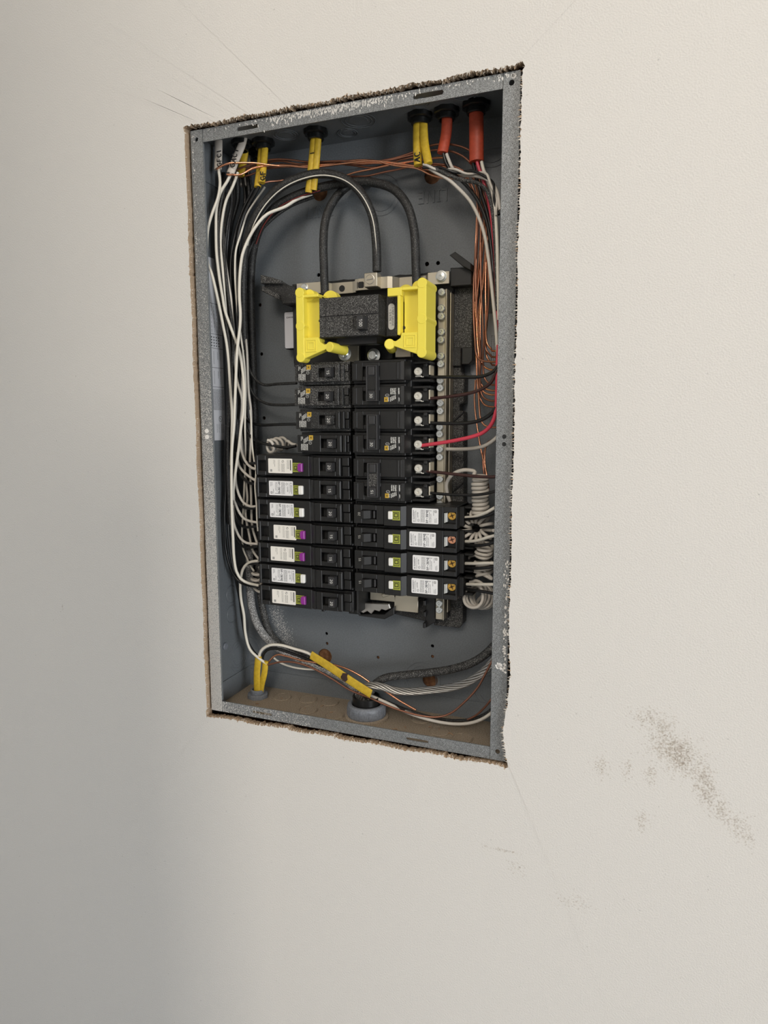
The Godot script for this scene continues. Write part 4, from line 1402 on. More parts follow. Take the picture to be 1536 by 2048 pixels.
func make_cables() -> void:
	var y := 332.0
	clamp_nut(V(-115.8, y, -45), 12.0, "black locknut round the split yellow cable nearest the white cables", M.nut)
	clamp_nut(V(-48.1, y, -42), 12.4, "black locknut round the yellow cable left of centre", M.nut)
	clamp_nut(V(69.5, y, -47), 12.6, "black locknut round the split yellow cable beside the orange cables", M.nut)
	clamp_nut(V(98.3, y, -46), 12.6, "black locknut round the shorter orange cable", M.nut)
	clamp_nut(V(129.6, y, -44), 13.4, "black locknut round the longer orange cable nearest the corner", M.nut)
	clamp_nut(V(-140, y, -38), 11.0, "dark locknut behind the leaning white cable", M.nut)
	clamp_nut(V(-136, y, -66), 11.0, "dark locknut deepest in the upper left corner", M.nut)
	var a := [V(-162.9, 354.3, -28), V(-162.8, 321.7, -26), V(-161.6, 299.4, -22)]
	sheath("white cable marked GFCI hanging straight in the upper left corner", M.white_sheath, [a], 4.9, 2.8, a[0], "GFCI", [V(-158.8, 301.3, -19)][0] + V(1.2, 0, 0), 5.6)
	a = [V(-132.8, 347.6, -36), V(-134.8, 328, -32), V(-141.4, 310, -28), V(-146.6, 293.9, -24)]
	sheath("white cable marked GFCI slanting across the one in the corner", M.white_sheath, [a], 4.9, 2.8, a[0])
	scribble(get_node("cable_sheath_001"), "GACI", [V(-142.4, 299.3, -21)][0], 6.2, PI / 2 - 0.32, M.ink)
	a = [V(-140.4, 347.6, -50), V(-142.6, 324, -48), V(-146.3, 297.6, -44)]
	sheath("yellow cable half hidden behind the slanting white cable", M.yellow_sheath, [a], 4.9, 3.0, a[0])
	a = [V(-148.7, 342.2, -66), V(-149.8, 313.2, -62), V(-150.8, 290.9, -56)]
	sheath("greyish cable deepest in the upper left, behind the yellow ones", M.white_grey, [a], 4.6, 2.8, a[0])
	a = [V(-116.6, 338.1, -45), V(-118, 313.6, -43), V(-119.3, 279.9, -36)]
	var b := [V(-112.1, 337, -44), V(-112.5, 309.2, -40), V(-112.8, 282.8, -34)]
	sheath("split yellow cable with black marker writing behind the copper wires, left of centre", M.yellow_sheath, [a, b], 4.2, 3.2, a[0], "GF", [V(-109, 284.6, -31)][0], 6.4)
	a = [V(-49.7, 331.4, -42), V(-53.3, 302, -42), V(-60.2, 270.1, -46)]
	b = [V(-44.8, 330.7, -42), V(-47.8, 301.3, -42), V(-54, 272, -46)]
	var t := sheath("yellow cable with one pen stroke, behind the copper wires below the third connector", M.yellow_sheath, [a, b], 4.0, 3.2, a[0], "I", [V(-51.1, 306.1, -38)][0], 5.0)
	a = [V(66.9, 329.5, -47), V(66.8, 307.2, -46), V(69.3, 280.5, -42)]
	b = [V(72.9, 328.6, -47), V(75.6, 302.8, -44), V(81.9, 278.9, -38)]
	sheath("split yellow cable marked AC beside the orange cables", M.yellow_sheath, [a, b], 4.5, 3.2, a[0], "AC", [V(70.3, 283.2, -39)][0] + V(-1, 0, 0), 6.2)
	a = [V(98.8, 333.8, -46), V(98.5, 311.4, -46), V(95.6, 289.1, -42)]
	t = sheath("shorter of the two orange cables, between yellow and longer orange", M.orange_sheath, [a], 5.7, 4.0, a[0])
	a = [V(129.3, 337.5, -44), V(130.3, 302.2, -44), V(131.5, 275.4, -41)]
	t = sheath("longer orange cable nearest the upper right corner", M.orange_sheath, [a], 7.4, 5.6, a[0])


# ---------------------------------------------------------------- wires
func wire(called: String, label: String, m: Material, r: float, pts: Array, group := "", sides := 9) -> MeshInstance3D:
	var s := Shape.new().tube(smooth(pts, 4.0 if r < 2.5 else 5.0), r, sides)
	return solo(called, label, "wire" if r < 3.5 else "cable", s, m, pts[0], group)


func make_wires() -> void:
	var left := "wires down the left side"
	# heavy feeders looping to the main lugs
	wire("feeder_cable", "thick black cable rising from the left lug and bending behind the other two loops", M.black_dusted, 4.7, [V(-41.5, 158.3, -46), V(-42.3, 185.5, -46), V(-42.5, 217.8, -46), V(-41.6, 240, -50), V(-36.5, 260.3, -58), V(-24.6, 276.7, -66), V(-7.6, 285, -72), V(8.4, 280.5, -74)], "heavy feeder cables", 16)
	var feed := wire("feeder_cable", "thick black cable looping highest, with a white stripe, down to the centre lug", M.black_dusted, 4.8, [V(23.9, 177.5, -40), V(23.9, 184.3, -40), V(22.9, 210.2, -40), V(17.6, 236.9, -42), V(4.9, 260.8, -42), V(-13.8, 277.4, -42), V(-37.7, 286, -42), V(-61.1, 285.7, -40), V(-88.4, 277.9, -38), V(-111.3, 262.9, -38), V(-127.6, 243, -38), V(-139, 219.8, -40), V(-145.8, 193.3, -44), V(-150.2, 160.2, -48), V(-153.1, 102.9, -54), V(-153.8, 31.4, -58), V(-155.9, -42.5, -62), V(-160.8, -119.1, -66), V(-160.9, -190.6, -66)], "heavy feeder cables", 16)
	var stripe := Shape.new().tube(smooth([V(24.8, 178.3, -36.4), V(24.2, 209.1, -36), V(18.8, 235.6, -37.6), V(6.4, 258.4, -37.8), V(-11.9, 274.3, -37.8), V(-35.7, 282.6, -37.8), V(-58.9, 282, -35.6), V(-85.4, 274.1, -33.6), V(-107.5, 259.7, -33.6), V(-123.3, 240.3, -33.6), V(-134.2, 217.8, -35.6)], 4), 0.75, 6)
	part(feed, "stripe", stripe, M.white, "white stripe along the cable")
	feed = wire("feeder_cable", "thick black cable with a red stripe looping to the right lug under the yellow cover", M.black_dusted, 4.7, [V(66.9, 158.9, -46), V(66.2, 179.5, -46), V(63.2, 218.5, -48), V(55.1, 244.2, -50), V(38.3, 264.1, -54), V(11.9, 275.7, -58), V(-21, 279.1, -58), V(-49.8, 276.6, -54), V(-80.4, 270.5, -52), V(-105.4, 260.3, -50), V(-124.4, 241.9, -50), V(-137.7, 217.3, -54), V(-145.9, 185, -60), V(-151.3, 104.2, -68), V(-152.6, -18, -72), V(-152.3, -132.6, -73), V(-148, -184.5, -73)], "heavy feeder cables", 16)
	stripe = Shape.new().tube(smooth([V(-47.6, 271.8, -49.4), V(-78, 266.2, -47.4), V(-100.9, 256.3, -45.4), V(-119, 239.7, -45.4), V(-130.1, 221.8, -47.4)], 4), 0.7, 6)
	part(feed, "stripe", stripe, M.red_dull, "dull red stripe along the cable")
	# white wires in the left bundle
	wire("white_wire", "outermost white wire bowing against the left flange below the first white cable", M.white, 1.65, [V(-160.9, 299.9, -22), V(-158.1, 284.5, -20), V(-158.7, 267.3, -16), V(-164.6, 251, -13), V(-168.2, 234.2, -9), V(-170.4, 213.1, -8), V(-170.1, 196.2, -8), V(-165.2, 184.3, -8), V(-161.3, 167.2, -9), V(-160.7, 149.8, -14), V(-160.2, 128.2, -20), V(-158.9, 108.2, -24), V(-156.9, 88.7, -24), V(-156, 68, -24), V(-156.4, 46.7, -26), V(-157.1, 25.1, -28), V(-159.9, -4.6, -30), V(-163.4, -34.7, -32)], left)
	wire("white_wire", "white wire from the slanting white cable, second from the left flange", M.white, 1.7, [V(-144.5, 295.8, -24), V(-149.5, 285.7, -22), V(-157.9, 273.7, -20), V(-163.2, 257.4, -19), V(-164.7, 238, -19), V(-165.2, 209.7, -19), V(-164, 195.2, -19), V(-162, 177.9, -19), V(-159.7, 160.2, -20), V(-157.6, 144.5, -21), V(-153.3, 131, -22), V(-148.4, 115.7, -24), V(-146, 104.7, -28), V(-144.3, 95, -29), V(-140.8, 77.1, -28), V(-136.6, 56.6, -24), V(-136.1, 42.2, -22), V(-136.6, 29.5, -21), V(-139.2, 14.4, -20), V(-141.7, -0.7, -20), V(-145.6, -16, -22), V(-151.2, -37.5, -24), V(-156, -56.4, -26), V(-160.1, -76.7, -28)], left)
	wire("white_wire", "white wire curving in from behind the black loops, the longest and frontmost", M.white, 1.75, [V(-60.9, 271.6, -56), V(-76.9, 265.8, -50), V(-88.5, 257.8, -44), V(-107.2, 249.6, -36), V(-115.4, 242.1, -33), V(-124.4, 229.8, -30), V(-131.4, 216.9, -28), V(-135.2, 205.8, -26), V(-137.7, 191.6, -25), V(-139, 173.9, -24), V(-138.9, 156.5, -23), V(-137.5, 140.7, -22), V(-138, 126.1, -21), V(-139.9, 111.5, -20), V(-141.3, 99.6, -19), V(-142.2, 84.9, -18), V(-143.9, 65.1, -18), V(-145.8, 42.2, -18), V(-148.2, 13.3, -18), V(-151.9, -13, -18), V(-153.5, -37.2, -18), V(-155, -62.3, -19), V(-155.5, -93.6, -19), V(-155.1, -122.1, -19), V(-155.2, -145.6, -20), V(-153.6, -163.2, -22), V(-149.5, -172.8, -25), V(-141.1, -177.5, -27), V(-126.3, -179.6, -28)], left)
	wire("white_wire", "white wire hidden in the bundle beside the second white cable", M.white, 1.6, [V(-139.3, 295.4, -28), V(-145.1, 281, -26), V(-154.9, 266, -26), V(-159.7, 247.8, -25), V(-162, 230.3, -24), V(-162.9, 216.1, -24), V(-161.6, 198.8, -24), V(-161, 179.5, -25), V(-161.1, 157.5, -27), V(-161.3, 135.3, -30), V(-162.2, 107.1, -34), V(-163.2, 78.4, -38), V(-162.3, 43.1, -40)], left)
	wire("white_wire", "pinkish white wire slanting through the black bundle", M.white_grey, 1.5, [V(-166.2, 286.5, -50), V(-168.3, 269.1, -47), V(-167.8, 247.9, -41), V(-165.4, 232.2, -35), V(-162.8, 219.9, -31), V(-161.7, 205.7, -30), V(-158.6, 188, -29), V(-156.4, 173.2, -29), V(-154.2, 159.6, -29), V(-154.4, 135, -31), V(-155.5, 101.1, -34), V(-153.9, 66.3, -36), V(-147.8, 42.8, -36), V(-151.3, 19.2, -38)], left)
	wire("white_wire", "bright white wire along the middle of the black bundle above the first breaker", M.white, 1.2, [V(-116.7, 283.3, -48), V(-122.7, 277.8, -49), V(-129, 270.5, -48), V(-137.8, 253.9, -42), V(-142.2, 229.7, -34), V(-146.2, 212.6, -30), V(-146.3, 192.7, -27), V(-146.3, 172.2, -27), V(-147, 151.4, -30), V(-147.8, 123.9, -36), V(-144.8, 89.5, -38), V(-143.7, 60.4, -38), V(-147.3, 11.4, -40), V(-148.7, -13.8, -42), V(-151.5, -38.8, -44), V(-155.3, -71.6, -46), V(-157.6, -95.9, -46), V(-159.8, -120.5, -46), V(-158.4, -141.2, -46), V(-152.4, -150.6, -44), V(-145.8, -158.1, -40), V(-137.8, -164.2, -36)], left)
	wire("white_wire", "tan white wire standing straight beside the long breakers' ends", M.white_grey, 1.5, [V(-158.2, 186.3, -62), V(-157.3, 156.7, -60), V(-152.3, 126.4, -54), V(-146.7, 99.2, -48), V(-144.8, 54.9, -46), V(-141.5, 29.9, -45), V(-142.5, -1.2, -45), V(-145.5, -32.7, -46), V(-145.1, -64.5, -46), V(-144.6, -89.6, -45), V(-143.8, -107.4, -44), V(-138.8, -118.4, -40), V(-131.2, -128.7, -34)], left)
	wire("white_wire", "tan white wire weaving between the curved ones toward the fifth long breaker", M.white_grey, 1.5, [V(-152.1, 102.3, -48), V(-155.1, 55.1, -48), V(-158.3, 25.3, -48), V(-158, -11.1, -49), V(-155.3, -35.5, -49), V(-153.9, -57, -49), V(-152.4, -78, -49), V(-155.1, -93, -48), V(-152.2, -108.2, -46), V(-147.2, -122.4, -43), V(-142.3, -137.2, -40), V(-135, -144.1, -36), V(-129, -148.3, -34)], left)
	wire("white_wire", "thin white wire passing just in front of the upper long breakers' ends", M.white, 1.0, [V(-139.7, 31, -40), V(-135.7, 13.2, -36), V(-134.4, -7.4, -34), V(-129.8, -27.9, -30), V(-125, -40, -26), V(-126.9, -59.1, -26), V(-124.9, -80.4, -25), V(-124.8, -97.7, -25), V(-125.1, -112.5, -27)], left)
	wire("white_wire", "white wire dropping from the lowest long breakers to the yellow cable at the bottom", M.white, 1.75, [V(-124.8, -148.9, -26), V(-134.5, -150.6, -28), V(-143.6, -154.7, -30), V(-150.8, -161.9, -32), V(-156.3, -178.5, -34), V(-157.6, -200.6, -36), V(-155.3, -222.1, -38), V(-155.2, -246.5, -40), V(-150.5, -267.4, -42), V(-140.4, -277.3, -44), V(-128.8, -285, -46)], left)
	var to := "wires into the left breakers"
	var names := ["the uppermost long breaker", "the second long breaker", "the third long breaker", "the fourth long breaker", "the fifth long breaker"]
	var whites := [
		[V(-152, 1.3, -36), V(-149.9, -15.3, -34), V(-142.2, -28.8, -30), V(-133.7, -35.6, -27), V(-125.7, -38.2, -25), V(-116.9, -37.4, -24)], [V(-157.6, -19.8, -38), V(-153.4, -35.2, -34), V(-141.4, -44.9, -30), V(-132.7, -49.3, -28), V(-125.3, -52.6, -27)],
		[V(-161.3, -44.1, -38), V(-159.1, -57.8, -35), V(-152.7, -72, -32), V(-145.4, -80, -30), V(-135.1, -83.5, -28), V(-126.9, -83.1, -27)], [V(-163.9, -56.4, -38), V(-162.5, -73.8, -35), V(-155.4, -89.2, -32), V(-145.3, -98.7, -29), V(-133.7, -101.5, -27), V(-124.1, -102.1, -26)],
		[V(-165.6, -84.1, -38), V(-164.3, -104.1, -35), V(-158.5, -115.2, -32), V(-150.4, -124.1, -29), V(-140.8, -128.1, -27), V(-124.9, -128.1, -26)],
	]
	var blacks := [
		[V(-154.9, -4.7, -38), V(-151.5, -21.3, -34), V(-143, -31.8, -31), V(-131.4, -32, -28), V(-118.6, -29.9, -26)], [V(-158.6, -28.9, -38), V(-153.6, -43.1, -35), V(-144.3, -52.3, -32), V(-134.8, -56.1, -30), V(-123.9, -55.6, -28)],
		[V(-165.1, -53.5, -40), V(-161.8, -74.5, -36), V(-150.3, -84, -32), V(-137.9, -86.2, -29), V(-118.7, -82, -26)], [V(-166.7, -78.2, -40), V(-160.5, -99.1, -36), V(-152.4, -107.6, -33), V(-145.6, -109.4, -31), V(-136.6, -108.6, -29), V(-122.8, -106.4, -27)],
		[V(-168.1, -96.9, -40), V(-164, -116.1, -36), V(-158.1, -126.4, -33), V(-150.6, -133.1, -31), V(-139.5, -133.9, -29), V(-125.6, -130.8, -27)],
	]
	for k in 5:
		wire("white_wire", "curved white wire sweeping into the outer end of %s" % names[k], M.white_grey, 1.6, whites[k], to)
		wire("black_wire", "curved black wire sweeping into the outer end of %s" % names[k], M.black_wire, 1.65, blacks[k], to)
	wire("black_wire", "black wire arching up into the sixth long breaker", M.black_wire, 1.65, [V(-164.5, -178.6, -40), V(-162.1, -167.2, -38), V(-153.4, -158.8, -34), V(-140.8, -154.5, -30), V(-124.2, -151.5, -27)], to)
	wire("black_wire", "black wire bowing past the round knockouts into the lowest long breaker", M.black_wire, 1.7, [V(-167.3, 13.3, -30), V(-169.6, -28.6, -29), V(-169.6, -64.9, -28), V(-170.6, -89.1, -26), V(-171.2, -113.7, -26), V(-171.7, -135.6, -27), V(-168.7, -154.3, -28), V(-164.1, -168.2, -30), V(-155, -178.3, -31), V(-141.7, -181.4, -30), V(-125, -181.3, -28)], to)
	wire("black_wire", "black wire beside the bowing one, running on down to the bottom yellow cable", M.black_wire, 1.7, [V(-168.9, -16.8, -36), V(-170.6, -77.6, -33), V(-170.8, -121, -33), V(-169.7, -152.8, -36), V(-166.1, -181.9, -40), V(-164.4, -205.2, -44), V(-162.9, -231.5, -46), V(-159.8, -254.7, -48), V(-149.9, -273.2, -50), V(-134.1, -285.1, -50)], left)
	var ends := ["uppermost", "second", "third", "fourth"]
	var shorts := [
		[V(-62.5, 270.9, -64), V(-91.6, 261.5, -58), V(-118.9, 243, -52), V(-136.5, 222.2, -49), V(-144.7, 200.6, -47), V(-148.3, 177, -47), V(-151.3, 143.3, -50), V(-151, 108.5, -52), V(-148.3, 80.9, -54), V(-141.6, 70, -54), V(-128.2, 61.3, -52), V(-104.3, 61.1, -46), V(-74.3, 61, -36)], [V(-67, 274.8, -68), V(-97.7, 264.4, -62), V(-123.9, 246.8, -56), V(-141.6, 225.9, -53), V(-149.2, 204.1, -51), V(-153.5, 178.3, -52), V(-155.9, 144.2, -55), V(-154.9, 109.1, -56), V(-154.3, 82.5, -57), V(-150.2, 63.1, -55), V(-141.5, 47.4, -55), V(-124, 38.8, -52), V(-102.2, 36.6, -46), V(-74.8, 36.6, -36)],
		[V(-156.9, 79.2, -52), V(-156, 43.4, -52), V(-151.8, 21, -52), V(-144.9, 15.6, -52), V(-128.5, 13.2, -49), V(-104.3, 13.8, -44), V(-73.4, 14.3, -36)], [V(-157.6, 61.2, -50), V(-154.5, 31.2, -48), V(-149.7, 12, -46), V(-143.2, 0.6, -44), V(-129.1, -6.4, -40), V(-107.1, -10.8, -36), V(-87.9, -12.9, -35), V(-76.5, -11, -36)],
	]
	for k in 4:
		wire("black_wire", "black wire curving across the grey back to the %s short breaker" % ends[k], M.black_dusted if k < 2 else M.black_wire, 1.7, shorts[k], to)
	wire("black_wire", "black wire fanning down from the left half of the split yellow cable", M.black_wire, 1.7, [V(-123.1, 282.1, -38), V(-130.7, 272.2, -38), V(-141.2, 255.1, -37), V(-150.8, 231.1, -36), V(-155.9, 203.3, -34), V(-156.3, 175.1, -33), V(-155.3, 146.9, -34), V(-155.1, 112.8, -36), V(-159, 78.3, -38), V(-164.5, 43, -38)], left)
	wire("black_wire", "black wire fanning down from the right half of the split yellow cable", M.black_wire, 1.7, [V(-115.3, 283.7, -36), V(-121.5, 274.3, -36), V(-131.8, 260.6, -35), V(-141.8, 240.7, -34), V(-146.8, 213.2, -32), V(-145.8, 184.9, -30), V(-145.5, 157, -30), V(-146.4, 129.1, -32), V(-150.4, 89.3, -34), V(-159, 42.9, -34), V(-165, -4.7, -34), V(-168, -47, -34)], left)
	wire("black_wire", "dusty black wire between the second and third white wires at the top left", M.black_dusted, 1.7, [V(-144.6, 294, -30), V(-149.7, 280.9, -29), V(-156.4, 262.4, -28), V(-160.6, 240.8, -27), V(-159.7, 212.9, -26), V(-158, 185.1, -26), V(-155.7, 157.1, -27), V(-153.3, 128.9, -28), V(-154.3, 100.6, -30), V(-159, 66.2, -31), V(-163.7, 31.1, -32), V(-166.5, -4.7, -32)], left)
	wire("black_wire", "dusty black wire just right of the second white wire", M.black_dusted, 1.7, [V(-148.7, 291.5, -24), V(-155.2, 277, -23), V(-161.2, 258.3, -23), V(-163.5, 234.3, -22), V(-164, 206.9, -22), V(-162.3, 179.1, -22), V(-160, 151.2, -23), V(-157.7, 123.1, -25), V(-156, 94.7, -27), V(-155.6, 65.9, -28), V(-159.5, 36.8, -28), V(-164, 7.3, -29)], left)
	var t: Vector3 = [V(-133.2, -19.8, -46)][0]
	var s := Shape.new().tube(smooth(coil([V(-113.9, -12, -36)][0], [V(-108.1, -9.2, -64)][0], 7.4, 3.4, V(0, 1, 0.2), 0.95, 0.04) + [V(-92, -5.6, -44), V(-85, -9, -42), V(-78, -10, -40)], 2.0), 1.75, 10)
	solo("neutral_pigtail", "coiled white wire left of the lowest short breaker", "wire", s, M.white_grey, t, "coiled white wires")
	s = Shape.new().tube(smooth(coil([V(-139.2, -182, -42)][0], [V(-134.6, -163.6, -40)][0], 6.0, 2.3, V(1, 0, 0.3), 0.9, 0.08) + [V(-129.1, -158.6, -36), V(-122.6, -161, -32)], 2.0), 1.7, 10)
	solo("neutral_pigtail", "small coil of white wire beside the sixth long breaker on the left", "wire", s, M.white_grey, [V(-139.2, -182, -42)][0], "coiled white wires")
	wire("white_wire", "short white loop at the end of the lowest long breaker", M.white_grey, 1.6, [V(-142.3, -184.3, -40), V(-135.7, -187.9, -36), V(-127.6, -188.7, -32), V(-120.2, -185.9, -28), V(-120.4, -189.4, -27)], to)
	wire("black_wire", "black wire running down among the others of the left bundle", M.black_dusted, 1.75, [V(-165.8, 300.3, -33), V(-167.6, 270.6, -33), V(-170.1, 242, -28), V(-173.3, 214.6, -28), V(-172, 186.5, -28), V(-168.2, 158.1, -28), V(-164.3, 129.5, -28), V(-161.2, 100.7, -28), V(-160, 71.8, -28), V(-160.7, 42.7, -28), V(-163.2, 13.3, -28), V(-165, -16.5, -28), V(-166.1, -46.6, -28), V(-165.8, -76.9, -28), V(-164.8, -107.5, -28)], "black wires of the left bundle")
	wire("black_wire", "black wire running down among the others of the left bundle", M.black_wire, 1.75, [V(-166.5, 301.4, -36), V(-166.7, 271.3, -36), V(-167.2, 242.5, -31), V(-168.9, 214.9, -31), V(-168, 186.8, -31), V(-166.4, 158.5, -31), V(-164.8, 129.9, -31), V(-163.6, 101.1, -31), V(-163.4, 72.1, -31), V(-164, 42.8, -31), V(-165.1, 13.3, -31), V(-165.8, -16.6, -31), V(-166.4, -46.8, -31), V(-166.2, -77.2, -31), V(-165.8, -108, -31)], "black wires of the left bundle")
	wire("black_wire", "black wire running down among the others of the left bundle", M.black_wire, 1.75, [V(-165.3, 302.2, -39), V(-166, 272.1, -39), V(-167.3, 243.2, -34), V(-169.1, 215.6, -34), V(-167.9, 187.4, -34), V(-165.8, 158.9, -34), V(-163.8, 130.2, -34), V(-162.5, 101.4, -34), V(-162.5, 72.3, -34), V(-163.5, 42.9, -34), V(-165.3, 13.3, -34), V(-166.9, -16.7, -34), V(-167.9, -47, -34), V(-167.9, -77.6, -34), V(-167.5, -108.5, -34)], "black wires of the left bundle")
	wire("black_wire", "black wire running down among the others of the left bundle", M.black_dusted, 1.75, [V(-158.8, 302, -41), V(-157.2, 271.7, -41), V(-160.5, 243.1, -36), V(-164.9, 215.7, -36), V(-166.2, 187.7, -36), V(-165.9, 159.3, -36), V(-164.6, 130.5, -36), V(-163.3, 101.6, -36), V(-162.8, 72.4, -36), V(-163, 43, -36), V(-164.8, 13.2, -36), V(-166.9, -16.8, -36), V(-168.4, -47.2, -36), V(-168.7, -77.9, -36), V(-168.6, -108.8, -36)], "black wires of the left bundle")
	wire("black_wire", "black wire running down among the others of the left bundle", M.black_wire, 1.75, [V(-159.5, 303.1, -44), V(-157.3, 272.6, -44), V(-160.1, 243.8, -39), V(-164.1, 216.3, -39), V(-165.2, 188.2, -39), V(-165, 159.7, -39), V(-164, 130.9, -39), V(-163, 101.9, -39), V(-162.6, 72.6, -39), V(-163, 43.1, -39), V(-164.8, 13.2, -39), V(-167.3, -16.9, -39), V(-169.1, -47.4, -39), V(-169.8, -78.2, -39), V(-170.1, -109.3, -39)], "black wires of the left bundle")
	wire("black_wire", "black wire running down among the others of the left bundle", M.black_wire, 1.75, [V(-158.4, 303.6, -46), V(-156.8, 273.1, -46), V(-160.4, 244.4, -41), V(-164.5, 216.8, -41), V(-164.8, 188.5, -41), V(-163.5, 159.9, -41), V(-161.2, 131, -41), V(-159.1, 101.9, -41), V(-158, 72.6, -41), V(-158.2, 43, -41), V(-161.3, 13.2, -41), V(-166.1, -17, -41), V(-169.5, -47.6, -41), V(-171.1, -78.5, -41), V(-171.8, -109.7, -41)], "black wires of the left bundle")
	wire("black_wire", "black wire running down among the others of the left bundle", M.black_dusted, 1.75, [V(-154, 304, -49), V(-154.5, 273.7, -49), V(-161.4, 245.2, -44), V(-167.7, 217.7, -44), V(-169.3, 189.5, -44), V(-168.4, 160.7, -44), V(-165.8, 131.6, -44), V(-162.9, 102.3, -44), V(-160.6, 72.8, -44), V(-159.2, 43.2, -44), V(-161, 13.2, -44), V(-165.5, -17.1, -44), V(-168.8, -47.8, -44), V(-171, -78.8, -44), V(-172.7, -110.2, -44)], "black wires of the left bundle")
	wire("black_wire", "black wire running down among the others of the left bundle", M.black_wire, 1.75, [V(-154.3, 305, -52), V(-155, 274.6, -52), V(-161.7, 246, -47), V(-167.2, 218.4, -47), V(-167.8, 189.9, -47), V(-166, 161, -47), V(-162.6, 131.9, -47), V(-159.6, 102.5, -47), V(-157.5, 73, -47), V(-157, 43.2, -47), V(-160.4, 13.2, -47), V(-166.7, -17.2, -47), V(-171.1, -48.1, -47), V(-173.6, -79.2, -47), V(-175.1, -110.7, -47)], "black wires of the left bundle")
	wire("black_wire", "black wire running down among the others of the left bundle", M.black_wire, 1.75, [V(-150.9, 305.2, -54), V(-147.4, 274.3, -54), V(-153.1, 245.7, -49), V(-158.9, 218.1, -49), V(-160.9, 189.8, -49), V(-161.2, 161.1, -49), V(-160.2, 132, -49), V(-159.3, 102.7, -49), V(-158.9, 73.1, -49), V(-159.5, 43.3, -49), V(-163, 13.2, -49), V(-168.8, -17.3, -49), V(-172.5, -48.2, -49), V(-174.6, -79.5, -49), V(-174.9, -110.8, -47.4)], "black wires of the left bundle")
	wire("black_wire", "black wire running down among the others of the left bundle", M.black_dusted, 1.75, [V(-146, 305.6, -57), V(-144.5, 274.9, -57), V(-154, 246.5, -52), V(-162.8, 219.1, -52), V(-166.2, 190.8, -52), V(-166.2, 161.9, -52), V(-163.6, 132.6, -52), V(-160.4, 103, -52), V(-157.6, 73.3, -52), V(-156.2, 43.4, -52), V(-159.3, 13.2, -52), V(-166.8, -17.4, -52), V(-172, -48.5, -52), V(-175, -79.7, -51.2), V(-175, -110.9, -48)], "black wires of the left bundle")
	wire("black_wire", "black wire running down among the others of the left bundle", M.black_wire, 1.75, [V(-151.5, 306.9, -59), V(-149, 276, -59), V(-155.2, 247.2, -54), V(-160.8, 219.4, -54), V(-162, 190.8, -54), V(-161.3, 161.9, -54), V(-159.1, 132.6, -54), V(-157.1, 103.1, -54), V(-155.6, 73.4, -54), V(-155.1, 43.4, -54), V(-159, 13.2, -54), V(-166.8, -17.5, -54), V(-172, -48.6, -54), V(-175.1, -80, -53.2), V(-175.1, -111.1, -49.2)], "black wires of the left bundle")
	wire("black_wire", "black wire running down among the others of the left bundle", M.black_wire, 1.75, [V(-150, 307.7, -62), V(-146.6, 276.6, -62), V(-153.2, 247.8, -57), V(-159.2, 219.9, -57), V(-160.6, 191.3, -57), V(-160.3, 162.3, -57), V(-158.3, 132.9, -57), V(-156.7, 103.3, -57), V(-155.3, 73.5, -57), V(-155, 43.5, -57), V(-159.1, 13.2, -57), V(-167.5, -17.6, -57), V(-173.1, -48.8, -57), V(-174.9, -80, -53.8), V(-175.2, -111.1, -49.8)], "black wires of the left bundle")
	wire("black_wire", "black wire running down among the others of the left bundle", M.black_dusted, 1.75, [V(-147.3, 308.3, -65), V(-145, 277.3, -65), V(-153.5, 248.6, -60), V(-160.7, 220.7, -60), V(-163, 192.1, -60), V(-163, 163, -60), V(-160.8, 133.4, -60), V(-158.7, 103.7, -60), V(-156.7, 73.8, -60), V(-156.1, 43.6, -60), V(-160, 13.2, -60), V(-168.2, -17.7, -60), V(-173.7, -49.1, -60), V(-175.1, -80.3, -56), V(-174.8, -111.2, -50.4)], "black wires of the left bundle")
	# copper earth wires
	wire("copper_wire", "bare copper wire running down in the bundle beside the right flange", M.copper_dull, 1.05, [V(117.7, 269.4, -48), V(125.7, 255.4, -45), V(131.4, 240.2, -45), V(132.3, 221.5, -48), V(130.3, 192.6, -50), V(128.3, 163, -51), V(128.7, 132.3, -49), V(131.5, 101.2, -46), V(133.4, 85.8, -46), V(138.2, 80.3, -44), V(151.8, 77.5, -40), V(161.8, 77.2, -34)], "copper wires of the right bundle", 8)
	wire("copper_wire", "bare copper wire running down in the bundle beside the right flange", M.copper, 1.05, [V(115.1, 272, -55), V(122.3, 258.3, -53), V(130.4, 241.8, -50), V(134, 222.1, -51), V(133.6, 193, -53), V(130.1, 163.8, -56), V(127.4, 133.4, -56), V(129.9, 102.1, -53), V(132.3, 81.1, -51), V(133.2, 65.5, -50), V(135.3, 44.6, -50), V(136.6, 28.8, -50), V(138.4, 17.8, -50), V(143.2, 12.5, -48), V(152.2, 10.4, -44), V(162.4, 11, -38)], "copper wires of the right bundle", 8)
	wire("copper_wire", "bare copper wire running down in the bundle beside the right flange", M.copper, 1.05, [V(122.5, 271.1, -55), V(127.3, 258.6, -56), V(128.6, 244.6, -59), V(127.8, 225.4, -61), V(126.9, 195.4, -61), V(126.9, 164.4, -58), V(129, 133.3, -56), V(132.9, 102.2, -55), V(134.3, 81.6, -58), V(133.3, 66.2, -61), V(133.8, 45, -61), V(135.5, 39.7, -61), V(140.4, 34.2, -59), V(149.5, 32, -55), V(159.7, 32.2, -49)], "copper wires of the right bundle", 8)
